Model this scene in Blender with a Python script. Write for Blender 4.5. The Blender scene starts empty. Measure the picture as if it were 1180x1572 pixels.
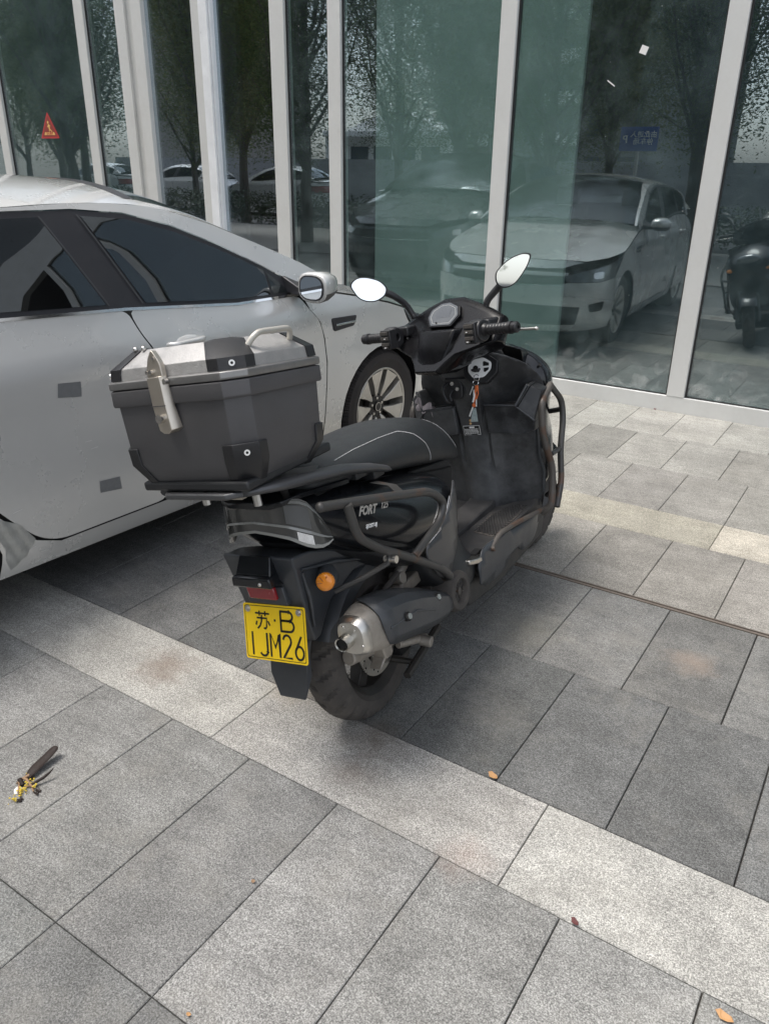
import bpy, bmesh, math, random
from math import sin, cos, pi, radians, sqrt, atan2
from mathutils import Vector, Matrix
from mathutils.bvhtree import BVHTree
random.seed(7)
SC = bpy.context.scene
COL = SC.collection

# ------------------------------------------------------------------ camera
cam = bpy.data.cameras.new('camera'); camo = bpy.data.objects.new('camera', cam); COL.objects.link(camo)
yw, pt, rl = -0.57444, 0.4159, 0.01381
B = Matrix(((1, 0, 0), (0, 0, -1), (0, 1, 0)))
Rz = Matrix(((cos(yw), -sin(yw), 0), (sin(yw), cos(yw), 0), (0, 0, 1)))
Rx = Matrix(((1, 0, 0), (0, cos(pt), -sin(pt)), (0, sin(pt), cos(pt))))
Rr = Matrix(((cos(rl), -sin(rl), 0), (sin(rl), cos(rl), 0), (0, 0, 1)))
RW = Rr @ Rx @ B @ Rz
M = Matrix((RW[0], -RW[1], -RW[2])).transposed().to_4x4()
M.translation = Vector((0.0276, -1.2325, 1.4979))
camo.matrix_world = M
cam.sensor_fit = 'VERTICAL'; cam.sensor_height = 24.0; cam.lens = 1204.94 / 1572 * 24.0
cam.clip_start = 0.02; cam.clip_end = 500
SC.camera = camo
# ------------------------------------------------------------------ light
SUN_AZ_FROM = Vector((-0.84, -0.54)); SUN_EL = radians(69)
w = bpy.data.worlds.new('World'); SC.world = w; w.use_nodes = True
nt = w.node_tree; bg = nt.nodes['Background']
sky = nt.nodes.new('ShaderNodeTexSky'); sky.sky_type = 'NISHITA'; sky.sun_disc = False
sky.sun_elevation = SUN_EL; sky.sun_rotation = atan2(SUN_AZ_FROM.x, SUN_AZ_FROM.y)
sky.air_density = 1.0; sky.dust_density = 2.5; sky.ozone_density = 1.0
hsv = nt.nodes.new('ShaderNodeHueSaturation'); hsv.inputs['Saturation'].default_value = .35; nt.links.new(sky.outputs[0], hsv.inputs['Color']); nt.links.new(hsv.outputs[0], bg.inputs[0]); bg.inputs[1].default_value = 0.15
sl = bpy.data.lights.new('sun', 'SUN'); sl.energy = 1.05; sl.angle = radians(22); sl.color = (1, .95, .88)
so = bpy.data.objects.new('sun', sl); COL.objects.link(so); so.location = (-6, -3, 9)
d = -Vector((SUN_AZ_FROM.x * cos(SUN_EL), SUN_AZ_FROM.y * cos(SUN_EL), sin(SUN_EL)))
so.rotation_euler = d.to_track_quat('-Z', 'Y').to_euler()
SC.view_settings.view_transform = 'Standard'; SC.view_settings.look = 'None'
SC.view_settings.exposure = 1.2; SC.view_settings.gamma = 1.0

# ------------------------------------------------------------------ materials
def mat(name, col, rough=.5, metal=0., coat=0., var=.15, vscale=8., bump=0., bscale=200., dust=0., dustcol=(.28, .26, .23), dscale=6., spec=.5, alpha=None, rvar=.1, rust=0.):
    m = bpy.data.materials.new(name); m.use_nodes = True
    n = m.node_tree.nodes; L = m.node_tree.links; p = n['Principled BSDF']
    tc = n.new('ShaderNodeTexCoord'); no = n.new('ShaderNodeTexNoise')
    no.inputs['Scale'].default_value = vscale; no.inputs['Detail'].default_value = 6; no.inputs['Roughness'].default_value = .65
    L.new(tc.outputs['Object'], no.inputs['Vector'])
    mx = n.new('ShaderNodeMix'); mx.data_type = 'RGBA'
    mx.inputs[6].default_value = (*[c * (1 - var) for c in col], 1); mx.inputs[7].default_value = (*[min(1, c * (1 + var)) for c in col], 1)
    L.new(no.outputs['Fac'], mx.inputs[0]); out = mx.outputs[2]
    mr = n.new('ShaderNodeMapRange'); mr.inputs[1].default_value = .3; mr.inputs[2].default_value = .7
    mr.inputs[3].default_value = max(0, rough - rvar); mr.inputs[4].default_value = min(1, rough + rvar)
    L.new(no.outputs['Fac'], mr.inputs[0]); rout = mr.outputs[0]
    if dust > 0:
        nd = n.new('ShaderNodeTexNoise'); nd.inputs['Scale'].default_value = dscale; nd.inputs['Detail'].default_value = 8; nd.inputs['Roughness'].default_value = .7
        L.new(tc.outputs['Object'], nd.inputs['Vector'])
        r2 = n.new('ShaderNodeMapRange'); r2.inputs[1].default_value = .42; r2.inputs[2].default_value = .75; r2.inputs[3].default_value = dust * .15; r2.inputs[4].default_value = dust
        L.new(nd.outputs['Fac'], r2.inputs[0])
        m2 = n.new('ShaderNodeMix'); m2.data_type = 'RGBA'; L.new(r2.outputs[0], m2.inputs[0]); L.new(out, m2.inputs[6]); m2.inputs[7].default_value = (*dustcol, 1)
        out = m2.outputs[2]
        ma = n.new('ShaderNodeMath'); ma.operation = 'MULTIPLY_ADD'; ma.inputs[1].default_value = .6; ma.use_clamp = True
        L.new(r2.outputs[0], ma.inputs[0]); L.new(rout, ma.inputs[2]); rout = ma.outputs[0]
    if rust > 0:
        nr = n.new('ShaderNodeTexNoise'); nr.inputs['Scale'].default_value = 14; nr.inputs['Detail'].default_value = 8
        L.new(tc.outputs['Object'], nr.inputs['Vector'])
        r3 = n.new('ShaderNodeMapRange'); r3.inputs[1].default_value = .66 - rust * .2; r3.inputs[2].default_value = .72 - rust * .2
        L.new(nr.outputs['Fac'], r3.inputs[0])
        m3 = n.new('ShaderNodeMix'); m3.data_type = 'RGBA'; L.new(r3.outputs[0], m3.inputs[0]); L.new(out, m3.inputs[6]); m3.inputs[7].default_value = (.10, .065, .048, 1)
        out = m3.outputs[2]
    L.new(out, p.inputs['Base Color']); L.new(rout, p.inputs['Roughness'])
    p.inputs['Metallic'].default_value = metal; p.inputs['Coat Weight'].default_value = coat; p.inputs['Coat Roughness'].default_value = .04
    p.inputs['Specular IOR Level'].default_value = spec
    if bump > 0:
        nb = n.new('ShaderNodeTexNoise'); nb.inputs['Scale'].default_value = bscale; nb.inputs['Detail'].default_value = 3
        L.new(tc.outputs['Object'], nb.inputs['Vector'])
        bu = n.new('ShaderNodeBump'); bu.inputs['Strength'].default_value = bump; bu.inputs['Distance'].default_value = .002
        L.new(nb.outputs['Fac'], bu.inputs['Height']); L.new(bu.outputs[0], p.inputs['Normal'])
    return m

def glassmat(name, tint, refl=.25, rough=0., dirt=.03, dirtcol=(.5, .5, .48), dscale=30, specks=False):
    m = bpy.data.materials.new(name); m.use_nodes = True
    n = m.node_tree.nodes; L = m.node_tree.links; n.remove(n['Principled BSDF']); o = n['Material Output']
    tr = n.new('ShaderNodeBsdfTransparent'); tr.inputs[0].default_value = (*tint, 1)
    gl = n.new('ShaderNodeBsdfGlossy'); gl.inputs['Roughness'].default_value = rough; gl.inputs[0].default_value = (.86, .94, 1, 1)
    ge = n.new('ShaderNodeNewGeometry'); dt = n.new('ShaderNodeVectorMath'); dt.operation = 'DOT_PRODUCT'; L.new(ge.outputs['Normal'], dt.inputs[0]); L.new(ge.outputs['Incoming'], dt.inputs[1])
    ab = n.new('ShaderNodeMath'); ab.operation = 'ABSOLUTE'; L.new(dt.outputs['Value'], ab.inputs[0])
    om = n.new('ShaderNodeMath'); om.operation = 'SUBTRACT'; om.inputs[0].default_value = 1; L.new(ab.outputs[0], om.inputs[1]); om.use_clamp = True
    pw = n.new('ShaderNodeMath'); pw.operation = 'POWER'; pw.inputs[1].default_value = 5; L.new(om.outputs[0], pw.inputs[0])
    fr = n.new('ShaderNodeMath'); fr.operation = 'MULTIPLY_ADD'; fr.inputs[1].default_value = .92; fr.inputs[2].default_value = .06; L.new(pw.outputs[0], fr.inputs[0])
    ad = n.new('ShaderNodeMath'); ad.operation = 'ADD'; ad.use_clamp = True; ad.inputs[1].default_value = refl
    L.new(fr.outputs[0], ad.inputs[0])
    mx = n.new('ShaderNodeMixShader'); L.new(ad.outputs[0], mx.inputs[0]); L.new(tr.outputs[0], mx.inputs[1]); L.new(gl.outputs[0], mx.inputs[2])
    df = n.new('ShaderNodeBsdfDiffuse'); df.inputs[0].default_value = (*dirtcol, 1)
    tc = n.new('ShaderNodeTexCoord'); no = n.new('ShaderNodeTexNoise'); no.inputs['Scale'].default_value = dscale; no.inputs['Detail'].default_value = 10; no.inputs['Roughness'].default_value = .75
    L.new(tc.outputs['Object'], no.inputs['Vector'])
    mr = n.new('ShaderNodeMapRange'); mr.inputs[1].default_value = .45; mr.inputs[2].default_value = .85; mr.inputs[3].default_value = dirt * .5; mr.inputs[4].default_value = dirt * 3
    L.new(no.outputs['Fac'], mr.inputs[0])
    m2 = n.new('ShaderNodeMixShader'); L.new(mr.outputs[0], m2.inputs[0]); L.new(mx.outputs[0], m2.inputs[1]); L.new(df.outputs[0], m2.inputs[2])
    if specks:
        vo = n.new('ShaderNodeTexVoronoi'); vo.inputs['Scale'].default_value = 11; L.new(tc.outputs['Object'], vo.inputs['Vector'])
        sc = n.new('ShaderNodeSeparateColor'); L.new(vo.outputs['Color'], sc.inputs[0])
        lt = n.new('ShaderNodeMath'); lt.operation = 'LESS_THAN'; L.new(vo.outputs['Distance'], lt.inputs[0])
        mm = n.new('ShaderNodeMath'); mm.operation = 'MULTIPLY'; L.new(sc.outputs[0], mm.inputs[0]); mm.inputs[1].default_value = .045; L.new(mm.outputs[0], lt.inputs[1])
        # wipe smears low on the pane
        sx = n.new('ShaderNodeSeparateXYZ'); L.new(tc.outputs['Object'], sx.inputs[0])
        zr = n.new('ShaderNodeMapRange'); zr.inputs[1].default_value = .42; zr.inputs[2].default_value = .12; L.new(sx.outputs[2], zr.inputs[0])
        n2 = n.new('ShaderNodeTexNoise'); n2.inputs['Scale'].default_value = 7; n2.inputs['Detail'].default_value = 10; n2.inputs['Distortion'].default_value = 1.5; L.new(tc.outputs['Object'], n2.inputs['Vector'])
        r2 = n.new('ShaderNodeMapRange'); r2.inputs[1].default_value = .5; r2.inputs[2].default_value = .8; r2.inputs[4].default_value = .5; L.new(n2.outputs['Fac'], r2.inputs[0])
        m_ = n.new('ShaderNodeMath'); m_.operation = 'MULTIPLY'; L.new(zr.outputs[0], m_.inputs[0]); L.new(r2.outputs[0], m_.inputs[1])
        mx_ = n.new('ShaderNodeMath'); mx_.operation = 'MAXIMUM'; L.new(m_.outputs[0], mx_.inputs[0])
        h_ = n.new('ShaderNodeMath'); h_.operation = 'MULTIPLY'; L.new(lt.outputs[0], h_.inputs[0]); h_.inputs[1].default_value = .55; L.new(h_.outputs[0], mx_.inputs[1])
        d2 = n.new('ShaderNodeBsdfDiffuse'); d2.inputs[0].default_value = (.6, .6, .58, 1)
        m3 = n.new('ShaderNodeMixShader'); L.new(mx_.outputs[0], m3.inputs[0]); L.new(m2.outputs[0], m3.inputs[1]); L.new(d2.outputs[0], m3.inputs[2]); m2 = m3
    L.new(m2.outputs[0], o.inputs[0])
    return m

K = {}
K['gloss'] = mat('black gloss plastic', (.006, .007, .009), .2, coat=.2, var=.2, dust=.02, spec=.4, dscale=5, rvar=.05)
K['stitch'] = mat('pale stitching thread', (.42, .42, .42), .8)
K['foil'] = mat('wrinkled silver tape', (.42, .43, .42), .4, metal=.5, var=.35, vscale=25, bump=1.0, bscale=45)
K['cowl'] = mat('satin black cowl', (.004, .004, .005), .26, dust=.015, spec=.2, dscale=8)
K['matte'] = mat('dark textured plastic', (.018, .019, .021), .45, bump=.25, bscale=500, dust=.05, dscale=7)
K['fend'] = mat('grey black fender plastic', (.040, .044, .050), .40, bump=.2, bscale=400, dust=.07, dscale=8)
K['shield'] = mat('scuffed leg shield plastic', (.005, .005, .006), .34, spec=.35, dust=.42, dscale=3.6, dustcol=(.30, .31, .32), rvar=.12)
K['floorp'] = mat('dusty floorboard plastic', (.022, .022, .024), .6, dust=.18, dscale=9, bump=.3, bscale=300)
K['seat'] = mat('black vinyl seat', (.018, .020, .022), .48, bump=.35, bscale=700, dust=.02)
K['trim'] = mat('satin graphite trim', (.085, .086, .09), .36, metal=.45, dust=.05)
K['rubber'] = mat('tyre rubber', (.045, .041, .038), .8, dust=.5, dustcol=(.16, .14, .12), dscale=12)
K['alu'] = mat('weathered cast aluminium', (.42, .39, .35), .5, metal=.75, dust=.5, dustcol=(.25, .21, .17), dscale=18, bump=.3, bscale=150)
K['steel'] = mat('brushed steel', (.60, .58, .54), .3, metal=1, dust=.12, dscale=20)
K['bolt'] = mat('zinc bolt', (.65, .63, .6), .3, metal=1)
K['rim'] = mat('black wheel paint', (.018, .017, .016), .45, dust=.3, dustcol=(.12, .10, .08))
K['guard'] = mat('grey painted guard tube', (.060, .058, .056), .42, metal=.3, rust=.35, dust=.1)
K['rusty'] = mat('worn rusty guard tube', (.075, .068, .062), .5, metal=.3, rust=.6, dust=.3, dustcol=(.25, .22, .19))
K['plate'] = mat('yellow plate enamel', (1.0, .66, .010), .4, var=.02)
K['ink'] = mat('black lettering paint', (.012, .012, .012), .5, var=.05)
K['white'] = mat('white lettering paint', (.88, .88, .87), .45, var=.05)
K['silverletter'] = mat('silver decal', (.5, .5, .5), .3, metal=.8)
K['orange'] = mat('amber indicator lens', (.80, .26, .02), .2, coat=.6, var=.25, vscale=60)
K['red'] = mat('red reflector lens', (.28, .012, .018), .2, coat=.6, var=.3, vscale=60)
K['clearl'] = mat('silver lamp reflector', (.7, .7, .72), .2, metal=.9)
K['lens'] = mat('smoked tail lamp lens', (.055, .055, .052), .14, coat=.8, var=.3, vscale=20, dust=.08)
K['lensrim'] = mat('clear grey lens edge', (.30, .30, .28), .22, coat=.6, dust=.1)
K['mirror'] = mat('mirror glass', (.85, .87, .87), .03, metal=1, var=.02, rvar=.01)
K['case'] = mat('dark grey case aluminium', (.10, .097, .10), .5, metal=.35, bump=.35, bscale=600, dust=.14, dscale=10, dustcol=(.22, .22, .22))
K['caseedge'] = mat('worn grey case rim', (.27, .265, .26), .4, metal=.7, dust=.25, dscale=25, dustcol=(.12, .12, .12))
K['lid'] = mat('embossed silver case lid', (.46, .45, .44), .5, metal=.6, bump=.5, bscale=230, var=.25, vscale=40, dust=.2, dscale=16, dustcol=(.3, .29, .28))
K['corner'] = mat('black corner plastic', (.014, .014, .016), .4, bump=.3, bscale=400, dust=.04)
K['latch'] = mat('stained steel latch', (.58, .53, .46), .36, metal=.9, dust=.25, dscale=25, dustcol=(.4, .35, .28))
K['lcd'] = mat('dark instrument glass', (.03, .035, .037), .15, coat=.8, var=.5, vscale=20, dust=.12)
K['paint'] = mat('silver car paint', (.655, .65, .63), .27, metal=.32, coat=1.0, var=.03, vscale=2, rvar=.02)
K['whitepaint'] = mat('white car paint', (.78, .79, .80), .3, coat=.8, var=.02)
K['darkpaint'] = mat('dark grey car paint', (.05, .055, .06), .3, metal=.4, coat=.9, var=.05)
K['bluepaint'] = mat('blue car paint', (.03, .09, .28), .3, coat=.8)
K['patch'] = mat('grey duct tape patch', (.20, .205, .21), .5, metal=.2, var=.25, vscale=60, bump=.4, bscale=80)
K['blacktrim'] = mat('black window trim', (.022, .022, .026), .38, dust=.05)
K['cabin'] = mat('dark cabin fabric', (.035, .035, .037), .8)
K['under'] = mat('black underbody', (.008, .008, .008), .85)
K['chrome'] = mat('chrome', (.75, .75, .75), .1, metal=1, rvar=.03)
K['carrim'] = mat('machined alloy wheel', (.62, .60, .56), .32, metal=.85, dust=.35, dustcol=(.38, .34, .29), dscale=10)
K['carrubber'] = mat('car tyre rubber', (.030, .027, .026), .8, dust=.3, dustcol=(.11, .09, .08), dscale=10)
K['headl'] = mat('headlamp lens', (.16, .17, .18), .1, metal=.3, coat=1, var=.6, vscale=15)
K['mull'] = mat('painted aluminium frame', (.64, .64, .62), .42, metal=.15, dust=.3, dustcol=(.36, .34, .30), dscale=4, var=.04)
K['mullbright'] = mat('white aluminium frame', (.80, .81, .82), .35, metal=.1, dust=.05)
K['gasket'] = mat('black window gasket', (.02, .02, .02), .6)
K['inwall'] = mat('grey green blind', (.50, .555, .535), .8, var=.06, vscale=2)
K['infloor'] = mat('dark interior floor', (.07, .07, .075), .5)
K['indark'] = mat('dark interior wall', (.05, .055, .065), .8)
K['bark'] = mat('tree bark', (.10, .085, .07), .9, bump=.6, bscale=30)
K['leaf'] = mat('green leaves', (.065, .095, .028), .55, var=.45, vscale=1.2)
K['leaf2'] = mat('olive leaves', (.085, .10, .025), .55, var=.5, vscale=1.2)
def leafmat(name, a, b):
    m = bpy.data.materials.new(name); m.use_nodes = True; n = m.node_tree.nodes; L = m.node_tree.links; n.remove(n['Principled BSDF'])
    tc = n.new('ShaderNodeTexCoord'); no = n.new('ShaderNodeTexNoise'); no.inputs['Scale'].default_value = 1.6; no.inputs['Detail'].default_value = 6; L.new(tc.outputs['Object'], no.inputs['Vector'])
    cr = n.new('ShaderNodeMix'); cr.data_type = 'RGBA'; cr.inputs[6].default_value = (*a, 1); cr.inputs[7].default_value = (*b, 1)
    mr = n.new('ShaderNodeMapRange'); mr.inputs[1].default_value = .35; mr.inputs[2].default_value = .65; L.new(no.outputs['Fac'], mr.inputs[0]); L.new(mr.outputs[0], cr.inputs[0])
    d = n.new('ShaderNodeBsdfDiffuse'); t = n.new('ShaderNodeBsdfTranslucent'); x = n.new('ShaderNodeMixShader'); x.inputs[0].default_value = .45
    L.new(cr.outputs[2], d.inputs[0]); L.new(cr.outputs[2], t.inputs[0]); L.new(d.outputs[0], x.inputs[1]); L.new(t.outputs[0], x.inputs[2]); L.new(x.outputs[0], n['Material Output'].inputs[0]); return m
K['leaf'] = leafmat('green leaves', (.06, .10, .04), (.15, .20, .07)); K['leaf2'] = leafmat('olive leaves', (.07, .11, .045), (.20, .21, .07))
K['hedge'] = mat('hedge leaves', (.035, .065, .02), .6, var=.5, vscale=3)
K['asphalt'] = mat('asphalt', (.06, .06, .06), .85, bump=.5, bscale=120, var=.2)
K['bldg'] = mat('beige apartment render', (.24, .23, .21), .8, var=.1, vscale=.5)
K['bldg2'] = mat('grey apartment render', (.20, .21, .21), .8, var=.1, vscale=.5)
K['winglass'] = mat('distant window glass', (.06, .08, .10), .15, var=.3, vscale=.3)
K['signblue'] = mat('blue sign paint', (.02, .07, .35), .5)
K['pod'] = mat('dried brown pod', (.020, .011, .008), .7, var=.5, vscale=50, bump=.4, bscale=200)
K['podstem'] = mat('tan stem', (.30, .19, .11), .7, var=.4, vscale=80)
K['flower'] = mat('yellow blossom', (.65, .48, .05), .6, var=.3, vscale=90)
K['dryleaf'] = mat('dry orange leaf', (.50, .27, .11), .6, var=.4, vscale=60)
K['redleaf'] = mat('dark red leaf', (.10, .02, .02), .6)
K['paper'] = mat('white paper', (.75, .73, .7), .7)
K['rag'] = mat('grey cloth', (.42, .37, .38), .9, var=.3, vscale=40, bump=.5, bscale=120)
K['cordo'] = mat('orange cord', (.70, .16, .04), .6)
K['cordw'] = mat('white cord', (.8, .8, .78), .6)
K['signred'] = mat('red sticker', (.45, .03, .03), .5)
K['signyel'] = mat('yellow sticker print', (.75, .5, .15), .5)
K['concrete'] = mat('concrete', (.35, .34, .32), .85, bump=.4, bscale=60)
G1 = glassmat('green tinted facade glass', (.80, .88, .86), .14, dirt=.045, dscale=3, dirtcol=(.36, .46, .47), specks=True)
G2 = glassmat('clear facade glass', (.75, .78, .8), .36, dirt=.012, dscale=3, specks=True)
GC = glassmat('tinted car window', (.16, .17, .18), .05, dirt=.012, dscale=5)
GCF = glassmat('car windscreen', (.45, .5, .5), .0, dirt=.015, dscale=5)

# ------------------------------------------------------------------ mesh helpers
def tag(o, label=None, cat=None, group=None, kind=None):
    if label: o['label'] = label
    if cat: o['category'] = cat
    if group: o['group'] = group
    if kind: o['kind'] = kind
    return o
def thing(name, label, cat, loc=(0, 0, 0), rotz=0, group=None):
    o = bpy.data.objects.new(name, None); COL.objects.link(o); o.location = loc; o.rotation_euler = (0, 0, rotz); o.empty_display_size = .1
    return tag(o, label, cat, group)
def finish(name, me, m, parent=None, bevel=0, smooth=40, subsurf=0, solid=0, bseg=2, loc=None, rot=None):
    o = bpy.data.objects.new(name, me); COL.objects.link(o)
    if m is not None:
        for mm in (m if isinstance(m, (list, tuple)) else [m]): me.materials.append(mm)
    if parent: o.parent = parent
    if smooth:
        me.polygons.foreach_set('use_smooth', [True] * len(me.polygons)); me.set_sharp_from_angle(angle=radians(smooth))
    if solid:
        s = o.modifiers.new('solid', 'SOLIDIFY'); s.thickness = solid; s.offset = -1
    if bevel:
        b = o.modifiers.new('bevel', 'BEVEL'); b.width = bevel; b.segments = bseg; b.limit_method = 'ANGLE'; b.angle_limit = radians(35); b.harden_normals = False
    if subsurf:
        s = o.modifiers.new('sub', 'SUBSURF'); s.levels = subsurf; s.render_levels = subsurf
    if loc: o.location = loc
    if rot: o.rotation_euler = rot
    return o
class MB:
    def __init__(s): s.v = []; s.f = []; s.mi = []
    def add(s, vs, fs, mi=0):
        b = len(s.v); s.v += [tuple(x) for x in vs]; s.f += [tuple(b + i for i in f) for f in fs]; s.mi += [mi] * len(fs); return s
    def box(s, a, b, mi=0):
        x0, y0, z0 = a; x1, y1, z1 = b
        v = [(x0, y0, z0), (x1, y0, z0), (x1, y1, z0), (x0, y1, z0), (x0, y0, z1), (x1, y0, z1), (x1, y1, z1), (x0, y1, z1)]
        return s.add(v, [(0, 3, 2, 1), (4, 5, 6, 7), (0, 1, 5, 4), (1, 2, 6, 5), (2, 3, 7, 6), (3, 0, 4, 7)], mi)
    def loft(s, rings, caps=True, mi=0, closed=False):
        n = len(rings[0]); v = [p for r in rings for p in r]; f = []
        R = len(rings)
        for i in range(R - 1 + (1 if closed else 0)):
            a = i * n; b = ((i + 1) % R) * n
            for j in range(n): f.append((a + j, a + (j + 1) % n, b + (j + 1) % n, b + j))
        if caps and not closed:
            f.append(tuple(range(n - 1, -1, -1))); f.append(tuple((R - 1) * n + j for j in range(n)))
        return s.add(v, f, mi)
    def tube(s, pts, r, seg=10, closed=False, mi=0, caps=True):
        pts = [Vector(p) for p in pts]; n = len(pts); rings = []
        rs = r if isinstance(r, (list, tuple)) else [r] * n
        up = None
        for i, p in enumerate(pts):
            a = pts[i - 1] if (i > 0 or closed) else p; b = pts[(i + 1) % n] if (i < n - 1 or closed) else p
            t = (b - a).normalized()
            if up is None: up = Vector((0, 0, 1)) if abs(t.z) < .9 else Vector((1, 0, 0))
            u = (up - t * up.dot(t)).normalized(); up = u; v = t.cross(u)
            rings.append([p + (u * cos(2 * pi * k / seg) + v * sin(2 * pi * k / seg)) * rs[i] for k in range(seg)])
        return s.loft(rings, caps, mi, closed)
    def cyl(s, a, b, r, seg=20, r2=None, mi=0):
        return s.tube([a, b], [r, r if r2 is None else r2], seg, mi=mi)
    def lathe(s, prof, c=(0, 0, 0), axis='x', seg=48, mi=0, closed=True, fr=None):
        rings = []
        for i in range(seg):
            t = 2 * pi * i / seg; ring = []
            for k, (r, h) in enumerate(prof):
                if fr: r = fr(t, k, r)
                if axis == 'x': ring.append((c[0] + h, c[1] + r * cos(t), c[2] + r * sin(t)))
                elif axis == 'y': ring.append((c[0] + r * cos(t), c[1] + h, c[2] + r * sin(t)))
                else: ring.append((c[0] + r * cos(t), c[1] + r * sin(t), c[2] + h))
            rings.append(ring)
        n = len(prof); v = [p for r in rings for p in r]; f = []
        for i in range(seg):
            a = i * n; b = ((i + 1) % seg) * n
            for j in range(n if closed else n - 1): f.append((a + j, b + j, b + (j + 1) % n, a + (j + 1) % n))
        return s.add(v, f, mi)
    def sphere(s, c, r, n=8, mi=0):
        sx, sy, sz = r if isinstance(r, (tuple, list)) else (r, r, r); rings = []
        for i in range(1, n): 
            t = pi * i / n; rings.append([(c[0] + sx * sin(t) * cos(2 * pi * k / (2 * n)), c[1] + sy * sin(t) * sin(2 * pi * k / (2 * n)), c[2] + sz * cos(t)) for k in range(2 * n)])
        b = len(s.v); s.loft(rings, False, mi); m = 2 * n
        s.v += [(c[0], c[1], c[2] + sz), (c[0], c[1], c[2] - sz)]; T = len(s.v) - 2
        for k in range(m):
            s.f.append((T, b + k, b + (k + 1) % m)); s.mi.append(mi)
            e = b + (n - 2) * m; s.f.append((T + 1, e + (k + 1) % m, e + k)); s.mi.append(mi)
        return s
    def prism(s, poly, axis, a, b, mi=0):
        def P(p, h):
            if axis == 'x': return (h, p[0], p[1])
            if axis == 'y': return (p[0], h, p[1])
            return (p[0], p[1], h)
        n = len(poly); v = [P(p, a) for p in poly] + [P(p, b) for p in poly]
        f = [tuple(range(n - 1, -1, -1)), tuple(range(n, 2 * n))] + [(i, (i + 1) % n, n + (i + 1) % n, n + i) for i in range(n)]
        return s.add(v, f, mi)
    def build(s, name, m, parent=None, fixn=True, **k):
        me = bpy.data.meshes.new(name); me.from_pydata(s.v, [], s.f)
        me.polygons.foreach_set('material_index', s.mi)
        if fixn:
            bm = bmesh.new(); bm.from_mesh(me); bmesh.ops.recalc_face_normals(bm, faces=bm.faces); bm.to_mesh(me); bm.free()
        me.update()
        return finish(name, me, m, parent, **k)
def fillet(pts, r=.03, n=5, closed=False):
    pts = [Vector(p) for p in pts]; out = []; N = len(pts)
    for i, p in enumerate(pts):
        if not closed and i in (0, N - 1): out.append(p); continue
        a = pts[i - 1]; b = pts[(i + 1) % N]
        da = (a - p); db = (b - p); rr = min(r, da.length * .48, db.length * .48)
        A = p + da.normalized() * rr; Bq = p + db.normalized() * rr
        for k in range(n + 1):
            t = k / n; out.append(A * (1 - t) ** 2 + p * 2 * t * (1 - t) + Bq * t * t)
    return out
def fillet2(poly, r, n=4):
    return [(v.x, v.y) for v in fillet([(p[0], p[1], 0) for p in poly], r, n, True)]
def interp(tab, x):
    if x <= tab[0][0]: return tab[0][1]
    for (a, va), (b, vb) in zip(tab, tab[1:]):
        if x <= b:
            t = (x - a) / (b - a); return va + (vb - va) * t
    return tab[-1][1]
def sinterp(tab, x):
    # smooth (catmull-rom) interpolation
    xs = [t[0] for t in tab]
    if x <= xs[0]: return tab[0][1]
    if x >= xs[-1]: return tab[-1][1]
    for i in range(len(tab) - 1):
        if x <= xs[i + 1]: break
    x0, y0 = tab[i]; x1, y1 = tab[i + 1]
    m0 = (y1 - tab[i - 1][1]) / (x1 - tab[i - 1][0]) if i > 0 else (y1 - y0) / (x1 - x0)
    m1 = (tab[i + 2][1] - y0) / (tab[i + 2][0] - x0) if i + 2 < len(tab) else (y1 - y0) / (x1 - x0)
    h = x1 - x0; t = (x - x0) / h
    return (2 * t ** 3 - 3 * t ** 2 + 1) * y0 + (t ** 3 - 2 * t ** 2 + t) * h * m0 + (-2 * t ** 3 + 3 * t ** 2) * y1 + (t ** 3 - t ** 2) * h * m1
def sheet(name, poly, fmap, m, parent=None, step=.04, thick=0, flip=False, stepv=None, **k):
    bm = bmesh.new(); bm.faces.new([bm.verts.new((p[0], p[1], 0)) for p in poly])
    us = [p[0] for p in poly]; vs = [p[1] for p in poly]
    def cut(lo, hi, st, nrm):
        i = math.ceil(lo / st + 1e-6)
        while i * st < hi - 1e-6:
            co = (i * st + 1.3e-5, 0, 0) if nrm[0] else (0, i * st + 1.3e-5, 0)
            bmesh.ops.bisect_plane(bm, geom=bm.verts[:] + bm.edges[:] + bm.faces[:], plane_co=co, plane_no=nrm, dist=1e-6); i += 1
    cut(min(us), max(us), step, (1, 0, 0)); cut(min(vs), max(vs), stepv or step, (0, 1, 0))
    bmesh.ops.remove_doubles(bm, verts=bm.verts, dist=1e-5)
    for v in bm.verts: v.co = Vector(fmap(v.co.x, v.co.y))
    if flip: bmesh.ops.reverse_faces(bm, faces=bm.faces)
    me = bpy.data.meshes.new(name); bm.to_mesh(me); bm.free()
    return finish(name, me, m, parent, solid=thick, **k)
def text_mesh(txt, size, extr=.0004, bold=0., shear=0.):
    c = bpy.data.curves.new('t', 'FONT'); c.body = txt; c.size = size; c.extrude = extr; c.offset = bold; c.shear = shear
    c.align_x = 'CENTER'; c.align_y = 'CENTER'; c.resolution_u = 2
    o = bpy.data.objects.new('t', c); COL.objects.link(o)
    dg = bpy.context.evaluated_depsgraph_get(); me = bpy.data.meshes.new_from_object(o.evaluated_get(dg))
    bpy.data.objects.remove(o); bpy.data.curves.remove(c); return me
def text(name, txt, size, m, parent, mtx, bold=0., shear=0., extr=.0004):
    me = text_mesh(txt, size, extr, bold, shear); me.materials.clear()
    o = finish(name, me, m, parent, smooth=0); o.matrix_local = mtx; return o
def frame(o, xa, ya):
    xa = Vector(xa).normalized(); ya = Vector(ya); ya = (ya - xa * ya.dot(xa)).normalized(); za = xa.cross(ya)
    m = Matrix((xa, ya, za)).transposed().to_4x4(); m.translation = Vector(o); return m
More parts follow.
